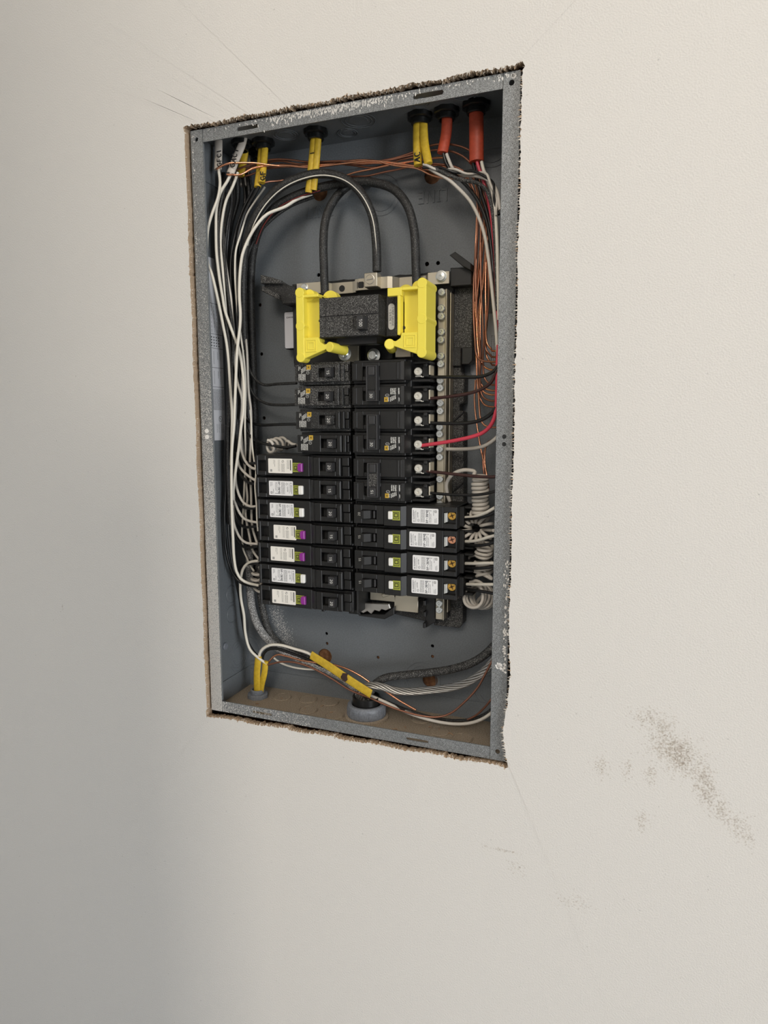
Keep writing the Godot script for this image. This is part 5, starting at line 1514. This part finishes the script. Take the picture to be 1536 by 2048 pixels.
	wire("copper_wire", "bare copper wire running down in the bundle beside the right flange", M.copper_dull, 1.05, [V(126.3, 267.7, -46), V(131.1, 255.4, -47), V(132.4, 241.6, -50), V(131.5, 222.6, -52), V(130.5, 193, -52), V(130.7, 162.4, -49), V(132.7, 131.8, -47), V(136, 101.1, -47), V(137.2, 80.8, -49), V(136, 65.5, -52), V(138, 45.7, -52), V(142.8, 40.3, -50), V(151.2, 38, -46), V(161.4, 38.2, -40)], "copper wires of the right bundle", 8)
	wire("copper_wire", "bare copper wire running down in the bundle beside the right flange", M.copper, 1.05, [V(121.6, 271.2, -55), V(130.4, 257, -52), V(136.5, 241.7, -52), V(137.5, 222.5, -54), V(135.3, 193.5, -56), V(131.9, 163.9, -57), V(130.2, 133.3, -56), V(132.4, 102, -53), V(135.1, 81, -51), V(135.5, 65.6, -53), V(137.3, 52, -53), V(142.2, 46.6, -51), V(150.9, 44.2, -47), V(161.1, 44.3, -41)], "copper wires of the right bundle", 8)
	wire("copper_wire", "bare copper wire running down in the bundle beside the right flange", M.copper, 1.05, [V(119.1, 273.8, -62), V(127.8, 259.4, -59), V(135.6, 243.2, -57), V(138.9, 223.2, -57), V(137.9, 194.2, -60), V(134.7, 164.6, -62), V(131.6, 134.1, -62), V(131.8, 102.8, -60), V(133.5, 81.6, -57), V(134.2, 65.9, -57), V(135.9, 56.9, -57), V(140.8, 51.5, -55), V(150, 49, -51), V(160.2, 49.1, -45)], "copper wires of the right bundle", 8)
	wire("copper_wire", "bare copper wire running down in the bundle beside the right flange", M.copper_dull, 1.05, [V(130.3, 267.8, -48), V(134.1, 255.9, -50), V(135.1, 241.8, -52), V(134.4, 222.9, -54), V(134.7, 192.7, -52), V(136.1, 162, -49), V(138.2, 131.6, -48), V(140, 101.2, -49), V(139, 81, -52), V(141, 62.3, -52), V(145.8, 56.9, -50), V(150.9, 54.5, -46), V(161.1, 54.5, -40)], "copper wires of the right bundle", 8)
	wire("copper_wire", "bare copper wire running down in the bundle beside the right flange", M.copper, 1.05, [V(125.4, 271, -56), V(134.7, 257.1, -54), V(141.2, 241.4, -53), V(142.2, 222.3, -55), V(140, 193.3, -57), V(136.4, 163.9, -59), V(134.3, 133.2, -57), V(135.4, 101.9, -54), V(137.5, 78.1, -54), V(142.3, 72.6, -52), V(150.2, 70, -48), V(160.3, 69.8, -42)], "copper wires of the right bundle", 8)
	wire("copper_wire", "bare copper wire running down in the bundle beside the right flange", M.copper, 1.05, [V(125.8, 272.6, -61), V(128.5, 260.9, -64), V(132.6, 245.3, -63), V(136.9, 224.2, -60), V(140.3, 193.5, -58), V(142.1, 163.3, -58), V(141.3, 133.3, -61), V(139.1, 102.8, -63), V(141, 83.9, -63), V(145.9, 78.4, -61), V(148.2, 75.9, -57), V(158.4, 75.6, -51)], "copper wires of the right bundle", 8)
	wire("copper_wire", "bare copper wire running down in the bundle beside the right flange", M.copper_dull, 1.05, [V(126.3, 270.6, -55), V(132.1, 257.4, -54), V(138.9, 241.4, -52), V(144.1, 220.5, -49), V(145.6, 191, -49), V(144.7, 161.8, -51), V(143, 132.2, -54), V(139.8, 101.9, -55), V(141.6, 91.5, -55), V(146.4, 86, -53), V(149.7, 83.4, -49), V(159.9, 83.1, -43)], "copper wires of the right bundle", 8)
	wire("copper_wire", "bare copper wire running down in the bundle beside the right flange", M.copper, 1.05, [V(132.2, 269.5, -54), V(138.4, 256.9, -55), V(142.4, 242.5, -57), V(140.9, 223.8, -60), V(139.4, 193.8, -59), V(139.2, 163.3, -57), V(140.7, 132.3, -54), V(142.9, 97.5, -54), V(147.7, 92, -52), V(149.8, 89.5, -48), V(159.9, 89, -42)], "copper wires of the right bundle", 8)
	wire("copper_wire", "lone copper wire on the left edge of the right bundle, slanting down to the coil", M.copper, 1.0, [V(130.4, 60.7, -56), V(129.6, 39.6, -56), V(131.5, 21, -56), V(135.1, 2.3, -54), V(138.5, -13.6, -52), V(142.9, -26.7, -48), V(147.7, -40.6, -42), V(150.2, -58.1, -42)], "copper wires of the right bundle", 8)
	wire("copper_wire", "copper wire bending from the right flange down behind the tall white coil", M.copper, 1.0, [V(162.2, 1.7, -40), V(152.5, -2.6, -44), V(145.8, -6, -48), V(143.8, -16, -48), V(144.5, -29.2, -46), V(146.7, -40.7, -44), V(148.1, -58.3, -44)], "copper wires of the right bundle", 8)
	wire("copper_wire", "second copper wire going down behind the tall white coil", M.copper_dull, 1.0, [V(161.8, -0.4, -42), V(151.5, -4.8, -46), V(143.8, -10.8, -50), V(141.3, -21.5, -50), V(143, -34.6, -46), V(144.8, -45.2, -46), V(146.1, -61.3, -46)], "copper wires of the right bundle", 8)
	wire("copper_wire", "copper wire from the corner white cable crossing the top leftmost", M.copper, 1.1, [V(-160.9, 298.6, -18), V(-152.1, 301.2, -18), V(-144.2, 303.4, -20), V(-133.8, 303.7, -24), V(-118.2, 303.4, -30), V(-102.6, 301.2, -36), V(-80.7, 298.8, -42), V(-45.5, 297.2, -46), V(-11.2, 295.6, -50), V(23, 292.3, -52), V(51.5, 286.6, -52), V(73.7, 279.7, -52), V(93.5, 273.1, -50), V(115.4, 266.3, -48)], "copper wires across the top", 8)
	wire("copper_wire", "bright copper wire lowest at the upper left, starting under the slanting white cable", M.copper, 1.15, [V(-148.6, 291.8, -20), V(-140.8, 290.6, -20), V(-134.3, 290.1, -22), V(-128.9, 293.4, -26), V(-121.6, 298, -30), V(-109, 301, -36), V(-85.8, 299.9, -40), V(-56.9, 295.4, -44), V(-22.3, 295.8, -48), V(12.3, 295.1, -50), V(40.2, 290.1, -52), V(62.7, 284.1, -52), V(84.7, 281.3, -52), V(103.6, 275.9, -52), V(120.1, 266.4, -50)], "copper wires across the top", 8)
	wire("copper_wire", "copper wire rising behind the yellow cables to the shorter orange cable", M.copper_dull, 1.1, [V(-148.8, 303.2, -40), V(-138.7, 306.3, -42), V(-123.4, 308.7, -44), V(-105, 310.7, -46), V(-86.9, 309, -48), V(-59.8, 303.5, -50), V(-24.1, 300.5, -52), V(10.6, 295.6, -54), V(39.5, 295.9, -54), V(61.9, 299.4, -54), V(75.7, 302.4, -54), V(89.3, 303, -54), V(102.7, 300.6, -54), V(116.1, 295.4, -54), V(124.5, 288.7, -52), V(132.5, 276.1, -52)], "copper wires across the top", 8)
	wire("copper_wire", "copper wire weaving in the top bundle toward the longer orange cable", M.copper_dull, 1.1, [V(-152.1, 302.8, -46), V(-135.8, 306.8, -48), V(-120.4, 309.3, -50), V(-98.8, 310.4, -52), V(-73.4, 303.8, -52), V(-37.1, 300.8, -54), V(-1.1, 294.6, -54), V(28, 294.3, -54), V(53.2, 296.4, -55), V(72.4, 298.6, -56), V(94.2, 297.1, -56), V(113, 288.7, -56), V(126.9, 275.1, -54)], "copper wires across the top", 8)
	wire("copper_wire", "copper wire dipping under the yellow cable at the upper right", M.copper, 1.1, [V(-100, 307.4, -54), V(-61.9, 301.4, -54), V(-19, 300.5, -54), V(14.4, 296, -52), V(40.9, 286.8, -50), V(66.1, 280.5, -50), V(79.4, 272.8, -48), V(91.4, 267.8, -48), V(104.8, 265.2, -48), V(120.7, 262.7, -48)], "copper wires across the top", 8)
	wire("copper_wire", "copper wire slanting up from behind the black loops to the yellow cable", M.copper, 1.1, [V(-20.9, 286.5, -58), V(-8, 287.8, -56), V(7.7, 287.8, -54), V(28.8, 288.5, -52), V(45.9, 289.3, -52), V(65.4, 289.3, -52), V(84.6, 289.2, -52), V(97.1, 287.3, -50)], "copper wires across the top", 8)
	wire("copper_wire", "second copper wire slanting up from behind the black loops", M.copper_dull, 1.1, [V(-16.6, 286.7, -62), V(5.2, 283.9, -60), V(23.6, 284.5, -58), V(44.4, 284.8, -56), V(62, 285.4, -54), V(84, 284, -54), V(105.7, 278.3, -54), V(121.7, 268.4, -54)], "copper wires across the top", 8)
	wire("copper_wire", "copper wire from behind the left bundle up to the top wires", M.copper_dull, 1.1, [V(-156.3, 297.9, -48), V(-137.3, 299.5, -50), V(-118.5, 304.3, -52), V(-93.6, 304.4, -54), V(-50.4, 303.8, -56), V(-14.3, 296.8, -57), V(15.3, 290.4, -57), V(44.1, 294.3, -57), V(66.5, 294.8, -57)], "copper wires across the top", 8)
	wire("copper_wire", "dull copper wire from the split yellow cable ends into the loops", M.copper_dull, 1.1, [V(-111.4, 283.3, -36), V(-105.4, 285.4, -40), V(-98.5, 286.9, -46), V(-83.2, 289.1, -52), V(-63.1, 289.5, -56), V(-29.7, 287.4, -64)], "copper wires across the top", 8)
	# right side: from the cables down behind the flange
	var right := "wires down the right side"
	wire("white_wire", "white wire from the yellow cable slanting down past the copper bundle on the right", M.white_grey, 1.75, [V(77.6, 278.7, -40), V(90, 269.7, -38), V(102.9, 261.2, -36), V(115.6, 249.4, -34), V(127.4, 236.3, -33), V(137.3, 218.4, -31), V(143.7, 201, -29), V(148.2, 180.8, -26), V(153.2, 150.9, -22), V(156.8, 126.2, -19), V(159.8, 106.3, -16), V(162.8, 77, -14)], right)
	wire("white_wire", "pale wire from the shorter orange cable turning down behind the right flange", M.white_grey, 1.7, [V(99.9, 287.6, -42), V(103.9, 278.1, -41), V(107.2, 271.9, -41), V(117.4, 264.5, -40), V(130.9, 261.2, -38), V(143.1, 255.6, -34), V(152.1, 246.7, -30), V(157.1, 235.6, -26), V(159.8, 221.7, -24)], right)
	wire("white_wire", "white wire from the longer orange cable going down along the flange", M.white, 1.75, [V(136.6, 275.2, -41), V(139, 266.5, -40), V(144.7, 255.1, -36), V(151.3, 238.3, -30), V(155, 218, -26), V(157.6, 193.5, -23), V(160, 154.8, -20), V(162.2, 116.1, -18)], right)
	wire("black_wire", "black wire from the shorter orange cable diving into the right bundle", M.black_wire, 1.75, [V(96.7, 288.5, -42), V(99.4, 279, -42), V(105.8, 269.6, -44), V(119.1, 256.8, -44), V(132.9, 239.2, -42), V(142.9, 217.8, -38), V(148.2, 197, -34), V(152.7, 166.9, -30), V(156.3, 127.2, -26), V(159.8, 92.5, -22)], right)
	wire("black_wire", "dusty black wire bending from the yellow cable over the right bundle", M.black_dusty, 1.9, [V(79.3, 277.8, -38), V(90.6, 272.3, -36), V(104.5, 264.2, -34), V(119.3, 257.2, -33), V(133.5, 252.8, -32), V(143.1, 245.9, -30), V(148.8, 234.3, -28), V(152.5, 218.3, -26), V(154.6, 199, -25), V(157.4, 164.9, -22), V(159.6, 126.2, -20)], right)
	wire("black_wire", "black wire from the longer orange cable", M.black_wire, 1.75, [V(127.6, 276.7, -42), V(129.4, 266.6, -44), V(134.8, 249.2, -44), V(143.3, 225.5, -40), V(150, 197.1, -35), V(155.3, 156.7, -28), V(159.9, 111.9, -22)], right)
	wire("red_wire", "red wire leaving the longer orange cable and reaching the red terminal wire", M.red, 1.7, [V(132.2, 275.4, -40), V(134.4, 268, -40), V(137.6, 261, -40), V(141.9, 247.1, -40), V(148.3, 221.4, -36), V(153.8, 186, -30), V(158, 136.5, -24), V(161.1, 96.9, -18), V(163.2, 57.5, -14)], right)
	var twist_a := []
	var twist_b := []
	var core := smooth([V(76, 277.8, -38), V(89.5, 273.4, -36), V(106, 268.8, -34), V(121.6, 264.4, -34), V(134.4, 262.8, -34), V(143.7, 257.8, -31), V(150.5, 248.1, -28), V(154.1, 235.9, -26), V(157.4, 217.2, -24)], 3.0)
	for k in core.size():
		var ang := k * 0.62
		var d := (core[mini(k + 1, core.size() - 1)] - core[maxi(k - 1, 0)]).normalized()
		var u := d.cross(Vector3.BACK).normalized()
		var w := d.cross(u)
		twist_a.append(core[k] + u * cos(ang) * 1.35 + w * sin(ang) * 1.35)
		twist_b.append(core[k] - u * cos(ang) * 1.35 - w * sin(ang) * 1.35)
	wire("black_wire", "black half of the twisted pair leaving the yellow cable beside the orange ones", M.black_wire, 1.3, twist_a, "twisted pair")
	wire("white_wire", "white half of the twisted pair leaving the yellow cable beside the orange ones", M.white_grey, 1.3, twist_b, "twisted pair")
	# terminal wires of the two-pole breakers
	var poles := "wires into the two-pole breakers"
	wire("black_wire", "black wire running level to the uppermost terminal of the two-pole breakers", M.black_wire, 1.75, [V(75.4, 64.7, -30), V(89, 63.2, -29), V(111.1, 62.4, -24), V(133.7, 61.2, -18), V(145.7, 61.4, -15), V(154.4, 63.5, -12), V(160.8, 67.1, -10), V(165.6, 73.7, -10)], poles)
	wire("brown_wire", "brownish black wire rising from the second terminal to the right flange", M.brown_wire, 1.7, [V(80, 40.5, -30), V(89.5, 40.9, -28), V(111.3, 42.5, -24), V(133.9, 45.4, -18), V(146.9, 49.1, -15), V(156.1, 54.6, -12), V(160.9, 62.2, -10), V(164.7, 70.8, -10)], poles)
	wire("black_wire", "black wire sweeping up from the third terminal to the right flange", M.black_wire, 1.9, [V(75.7, 15.8, -30), V(89.7, 15.2, -28), V(111.6, 14.7, -24), V(131.5, 15.2, -19), V(145.4, 17.7, -15), V(155.2, 22.6, -12), V(161.6, 28.9, -10), V(166.4, 37.7, -10)], poles)
	wire("red_wire", "bright pinkish red wire sweeping up from the fourth terminal", M.red, 2.0, [V(76, -9.1, -26), V(84.1, -8, -25), V(101.5, -5.6, -22), V(121.4, -2.2, -18), V(137.9, 1.5, -15), V(149.2, 5.6, -13), V(156.6, 11.7, -11), V(160.7, 19.1, -10), V(162.6, 27.9, -10), V(163.2, 47.5, -10), V(163, 71.9, -11), V(163.4, 91.3, -12)], poles)
	wire("brown_wire", "brown wire running slightly down to the right flange from the fifth terminal", M.brown_wire, 1.7, [V(75.9, -35.1, -30), V(83.3, -35.9, -28), V(101.2, -36.8, -24), V(121.6, -38, -19), V(141.2, -39, -15), V(154.8, -39.2, -12), V(166.9, -38.2, -10)], poles)
	wire("black_wire", "black wire from the sixth terminal, just above the long breakers on the right", M.black_wire, 1.6, [V(76, -58.9, -30), V(84.6, -59, -28), V(104.5, -59.4, -23), V(124.9, -59.2, -18), V(144.3, -57.9, -14), V(156.7, -55.4, -12), V(167.2, -51.8, -10)], poles)
	wire("white_wire", "white wire running level from the neutral bar under the red wire", M.white_grey, 2.0, [V(100.2, -12.9, -50), V(114.2, -12.9, -46), V(129.4, -11.9, -40), V(142.8, -9.7, -33), V(152.7, -5.8, -26), V(160.1, -1, -20), V(165.5, 4.1, -18)], "wires into the neutral bar")
	# coiled pigtails on the right
	var coils := "coiled white wires"
	s = Shape.new().tube(smooth([V(104.8, -69.8, -50), V(103, -60.1, -46), V(103.4, -50.4, -42), V(108.4, -42.4, -38), V(117.1, -36.5, -34), V(127.4, -34, -32), V(137.3, -35.8, -31)] + coil([V(142.9, -39.8, -30)][0], [V(143.3, -82.5, -34)][0], 7.2, 9.8, V(-1, 0, 0.2), 0.9, 0.07), 2.0), 2.05, 10)
	solo("neutral_pigtail", "tall coil of greyish white wire looping over from the neutral bar", "wire", s, M.white_grey, [V(142.9, -39.8, -30)][0], coils)
	s = Shape.new().tube(smooth(fan_coil([V(137.2, -96.6, -40)][0], 12.6, 6.4, 12.0, 0.3, 5.9), 2.0), 1.8, 10)
	solo("neutral_pigtail", "ring shaped coil of white wire right of the uppermost long breaker", "wire", s, M.white_grey, [V(137.2, -96.6, -40)][0], coils)
	s = Shape.new().tube(smooth([V(137, -116.2, -40), V(141.3, -116.7, -38)] + coil([V(148.2, -113.7, -36)][0], [V(146.5, -128.7, -40)][0], 8.0, 3.4, V(-1, 0.35, 0.2), 0.9, 0.1) + [V(136.8, -126.8, -44), V(130.2, -128.8, -46), V(126.5, -133.1, -50)], 2.0), 1.8, 10)
	solo("neutral_pigtail", "loose coil of white wire right of the second long breaker", "wire", s, M.white_grey, [V(148.2, -113.7, -36)][0], coils)
	s = Shape.new().tube(smooth([V(127, -144.2, -44), V(137.4, -143.8, -38), V(147.7, -146.4, -36), V(156.4, -150.1, -36)] + coil([V(144.6, -132.9, -44)][0], [V(147.5, -147.7, -42)][0], 8.4, 3.0, V(-1, -0.3, 0.2), 0.9, 0.1), 2.0), 1.8, 10)
	solo("neutral_pigtail", "flat coil of white wire right of the third long breaker", "wire", s, M.white_grey, [V(144.8, -142.8, -44)][0], coils)
	s = Shape.new().tube(smooth(coil([V(136.4, -168.5, -30)][0], [V(144.3, -177.8, -64)][0], 12.6, 4.6, V(0.2, 1, 0.2), 0.95, 0.05) + [V(150.6, -160, -34), V(140.3, -154.1, -38), V(131.1, -156.8, -42)], 2.0), 1.8, 10)
	solo("neutral_pigtail", "lowest coil of white wire hanging below the lowest long breaker on the right", "wire", s, M.white_grey, [V(134.6, -172.2, -42)][0], coils)
	var rows := ["uppermost", "second", "third", "lowest"]
	var pales := [[V(127, -84.7, -32), V(136.1, -83.2, -28), V(145.5, -79.8, -22), V(154.4, -75.6, -17), V(162.7, -70.3, -14)], [V(126.9, -110.9, -34), V(136.5, -109.1, -28), V(147, -105.6, -22), V(156.4, -101.6, -17), V(163.3, -99.2, -14)], [V(127.2, -135, -34), V(140, -132.5, -26), V(152.1, -130.1, -20), V(164.7, -128, -15)], [V(129.7, -157.6, -34), V(141.3, -155.3, -27), V(153.6, -152.7, -20), V(165.1, -150.6, -15)]]
	var darks := [[V(124.8, -86.9, -32), V(134.5, -85.1, -28), V(145.3, -82.6, -23), V(154.8, -79.4, -18), V(163.8, -74.8, -14)], [V(124.7, -113.8, -34), V(136, -113.7, -28), V(146.8, -112.1, -23), V(156.4, -109.1, -18), V(164.4, -105.3, -14)], [V(125.1, -139.5, -34), V(137.7, -138, -27), V(150.9, -135.5, -21), V(164.7, -131.6, -15)], [V(125.4, -162.7, -34), V(138.1, -161.6, -27), V(150.3, -160.8, -21), V(164.3, -160.7, -15)]]
	for k in 4:
		wire("white_wire", "white wire crossing in front of the coils to the %s long breaker on the right" % rows[k], M.white, 1.75, pales[k], "wires into the right breakers")
		wire("black_wire", "black wire crossing in front of the coils to the %s long breaker on the right" % rows[k], M.black_wire, 1.7, darks[k], "wires into the right breakers")


# loops of wire wound round a ring, as a pigtail that has been bent round on itself
func fan_coil(c: Vector3, ring: float, r: float, turns: float, start: float, sweep: float) -> Array:
	var out := []
	var count := int(turns * 12)
	for i in count + 1:
		var t := float(i) / count
		var a := start + sweep * t
		var radial := V(cos(a), sin(a), 0)
		var b := TAU * turns * t
		out.append(c + radial * (ring + cos(b) * r) + V(0, 0, sin(b) * r))
	return out


# ---------------------------------------------------------------- bottom of the enclosure
func make_bottom() -> void:
	clamp_nut(V(-146, -332, -50), 12.4, "dusty grey clamp connector in the lower left corner", M.grey_plastic, Vector3.UP)
	var t := thing("cable_sheath", "slit yellow cable standing in the lower left connector", "cable", V(-146, -330, -50))
	part(t, "sheath", Shape.new().tube(smooth([V(-145.3, -333, -48), V(-144.9, -315.2, -47), V(-143.8, -298.1, -46), V(-140.3, -275.6, -45)], 4), 4.7, 14, 2.0), M.yellow_sheath)
	part(t, "sheath", Shape.new().tube(smooth([V(-143.6, -333.5, -50), V(-138.1, -312, -48), V(-132.8, -296.6, -46), V(-130.9, -281.3, -46)], 4), 4.2, 14, 2.0), M.yellow_sheath)
	# threaded bushing of the conduit
	t = thing("conduit_bushing", "big grey plastic bushing on the dusty bottom, black cable inside", "bushing", V(8, -332, -42))
	var c := V(8, -332, -42)
	part(t, "locknut", Shape.new().lathe([Vector2(20, 0), Vector2(25.5, 0), Vector2(25.5, 3.6), Vector2(23, 4.4), Vector2(20, 4.6)], c, Vector3.UP, 48, 0.03, 8), M.dust, "dusty locknut")
	part(t, "collar", Shape.new().lathe([Vector2(22.6, 4), Vector2(23.2, 6), Vector2(23, 14), Vector2(22.4, 17.2), Vector2(21, 18.6), Vector2(18.6, 19), Vector2(17.2, 18), Vector2(16.8, 0), Vector2(0.01, 0)], c, Vector3.UP, 48), M.grey_plastic)
	for k in 12:
		var a := TAU * k / 12
		var d := V(cos(a), 0, sin(a))
		part(t, "grip_rib", Shape.new().tube(PackedVector3Array([c + d * 23.0 + V(0, 6, 0), c + d * 22.9 + V(0, 15, 0)]), 0.6, 6), M.grey_plastic)
	part(t, "sleeve", Shape.new().lathe([Vector2(16.4, 2), Vector2(16.4, 27), Vector2(15.6, 27.6), Vector2(14.8, 27), Vector2(14.6, 2)], c, Vector3.UP, 36), M.black_wire)
	var low := "wires along the bottom"
	var heavy := "heavy feeder cables"
	wire("feeder_cable", "thick cable frosted with white overspray, bending at the lower left", M.overspray_cable, 4.9, [V(-157.3, -143.3, -58), V(-156.9, -191.2, -56), V(-153.5, -216.4, -54), V(-146.8, -236.6, -54), V(-135.4, -254.3, -56), V(-119.5, -266.8, -58), V(-87.3, -276.5, -56), V(-50.9, -283.3, -52), V(-19.1, -292.7, -48), V(-3.3, -307.2, -46), V(3.9, -324.1, -44)], heavy, 16)
	wire("feeder_cable", "thick greyish cable behind the frosted one at the lower left", M.black_dusty, 4.7, [V(-151.8, -144.7, -68), V(-149.7, -196.7, -68), V(-145.4, -225.9, -68), V(-138.6, -250, -69), V(-124.9, -266, -70), V(-93.7, -277.4, -68), V(-49, -286.5, -62), V(-16.7, -296.6, -56), V(-1.1, -309.7, -50), V(8.4, -326.5, -44)], heavy, 16)
	wire("feeder_cable", "thick dusty black cable rising from the bushing toward the lower right", M.black_dusty, 4.7, [V(8.9, -324.1, -46), V(9.9, -304.3, -50), V(15.5, -292.6, -54), V(26.2, -285.6, -56), V(51, -278.8, -57), V(82, -271.2, -56), V(109.9, -261.9, -52), V(134.1, -249.4, -47), V(151.8, -234, -42), V(166, -215.9, -38)], heavy, 16)
	# bare stranded neutral
	t = thing("stranded_cable", "bare stranded aluminium cable twisting from the bushing to the right", "cable", [V(10.3, -291.8, -40)][0], heavy)
	var core := smooth([V(-1.6, -311.6, -42), V(3.2, -296.5, -40), V(13.4, -290.7, -40), V(26.9, -290.4, -41), V(43.6, -293.6, -43), V(61.7, -292.6, -44), V(85.8, -287.3, -44), V(109.9, -280.1, -42), V(130.7, -269.6, -39), V(148.2, -254.8, -35), V(159.6, -240.4, -32), V(168.9, -225.2, -30)], 3.0)
	for strand in 7:
		var pts := PackedVector3Array()
		for k in core.size():
			var d := (core[mini(k + 1, core.size() - 1)] - core[maxi(k - 1, 0)]).normalized()
			var u := d.cross(Vector3.BACK).normalized()
			var w := d.cross(u)
			var ang := TAU * strand / 7 + k * 0.27
			pts.append(core[k] + (u * cos(ang) + w * sin(ang)) * 3.2)
		part(t, "strand", Shape.new().tube(pts, 1.3, 7), M.aluminium)
	# split yellow sheath offcut lying across the wires
	var strip := [V(-65.6, -264.7, -44), V(-37.3, -274.1, -38), V(-8.7, -284.7, -32), V(20.4, -294.7, -26)]
	t = thing("sheath_offcut", "loose yellow strip of cable sheath with a burnt brown spot across the bottom wires", "cable sheath", strip[1])
	part(t, "strip", Shape.new().tube(smooth(strip, 4), 5.4, 14, 1.1), M.yellow_sheath)
	var spot: Vector3 = [V(-15.1, -281.4, -32.2)][0]
	part(t, "burnt_spot", Shape.new().lathe([Vector2(4.6, 0), Vector2(4.2, 0.6), Vector2(0.01, 0.9)], spot, V(0.1, 0.2, 1), 14, 0.18, 5), M.scorch, "charred brown patch")
	wire("white_wire", "white wire arching out of the lower left yellow cable under the yellow strip", M.white, 1.8, [V(-139.6, -281.1, -46), V(-138.7, -272.8, -45), V(-132.8, -264.6, -44), V(-122.6, -258.9, -44), V(-109, -257.5, -45), V(-88.6, -260.5, -46), V(-68, -264.4, -46), V(-50.3, -275.3, -44), V(-25.2, -284.3, -40)], low)
	wire("black_wire", "black wire arching beside the white one out of the lower left yellow cable", M.black_wire, 1.8, [V(-136.5, -282.7, -48), V(-135.6, -275.4, -48), V(-129.5, -267.4, -48), V(-119.2, -264.9, -50), V(-92.1, -270, -52), V(-56.7, -278.2, -50), V(-22.4, -290.6, -48), V(-0.7, -303.7, -46), V(25.2, -308.8, -42), V(57.8, -313.2, -38)], low)
	wire("copper_wire", "bare copper wire from the lower left passing behind the yellow strip", M.copper, 1.2, [V(-131.6, -287.3, -48), V(-119.1, -274, -52), V(-102.7, -273.9, -52), V(-84.1, -275.4, -50), V(-62.4, -275.1, -48), V(-41.2, -273.6, -46), V(-21.3, -276, -46), V(-1.8, -282.7, -46), V(14.2, -291, -46), V(30.8, -296.5, -44), V(50.2, -305, -42), V(70.4, -312, -40)], low)
	wire("copper_wire", "dull copper wire sagging lowest and curling up to the right flange", M.copper_dull, 1.2, [V(-126.2, -285.2, -44), V(-109, -279.1, -44), V(-87.9, -277, -44), V(-67.3, -280.1, -44), V(-39.5, -288.9, -42), V(-11.4, -299.1, -38), V(15.8, -303.4, -34), V(47.7, -310.5, -32), V(77.9, -314.1, -32), V(98, -313.5, -34), V(111.9, -308, -36), V(128.9, -291.3, -36), V(143.2, -272.3, -34), V(153.1, -252.4, -30), V(163.3, -230.1, -26)], low)
	wire("copper_wire", "short copper wire rising at the lower right corner", M.copper_dull, 1.2, [V(129.6, -316.5, -46), V(138.6, -310, -44), V(149.5, -297.3, -40), V(159.5, -282.1, -36), V(167.8, -265.9, -34)], low)
	wire("white_wire", "white wire lying on the dusty bottom and curving up at the right", M.white_grey, 1.9, [V(13.8, -304.3, -42), V(32.3, -308.2, -40), V(57.8, -315, -38), V(82, -319.6, -38), V(105.1, -322, -40), V(124.9, -320.8, -42), V(142.4, -313.6, -40), V(157.1, -301.4, -36), V(168.3, -287.4, -34)], low)
	wire("black_wire", "black wire with a pale edge lying on the dusty bottom", M.black_dusted, 1.7, [V(13.3, -305.5, -48), V(35.5, -312.1, -48), V(59.8, -319, -50), V(89.7, -323.7, -52), V(113.5, -322.8, -52), V(134.9, -315.9, -48), V(152.6, -303.7, -44), V(167, -285.4, -40)], low)
	wire("white_wire", "white edged wire low behind the yellow strip", M.white, 1.3, [V(-130.4, -284, -66), V(-121.7, -288.9, -66), V(-102.6, -291.7, -64), V(-83.8, -291.1, -62), V(-61.8, -288.8, -60), V(-39.4, -290.8, -56), V(-16.7, -296.9, -50)], low)
	# plasterboard crumbs and curls of swarf on the dusty bottom
	var s := Shape.new()
	for k in 26:
		var q := V(rng.randf_range(-140, 165), -331.6, rng.randf_range(-70, -8))
		if Vector2(q.x - 8, q.z + 42).length() < 28:
			continue
		var a := rng.randf() * TAU
		var pts := []
		for j in 4:
			pts.append(q + V(cos(a + j * 0.4), 0, sin(a + j * 0.4)) * j * rng.randf_range(0.8, 2.2) + V(0, 0.4 + 0.6 * sin(j * 1.5), 0))
		s.tube(smooth(pts, 1.0), rng.randf_range(0.25, 0.7), 5)
	var crumbs := solo("plaster_crumbs", "scattered brown crumbs and curled shavings on the dusty bottom", "debris", s, M.paper, V(0, -331, -40))
	crumbs.set_meta("kind", "stuff")
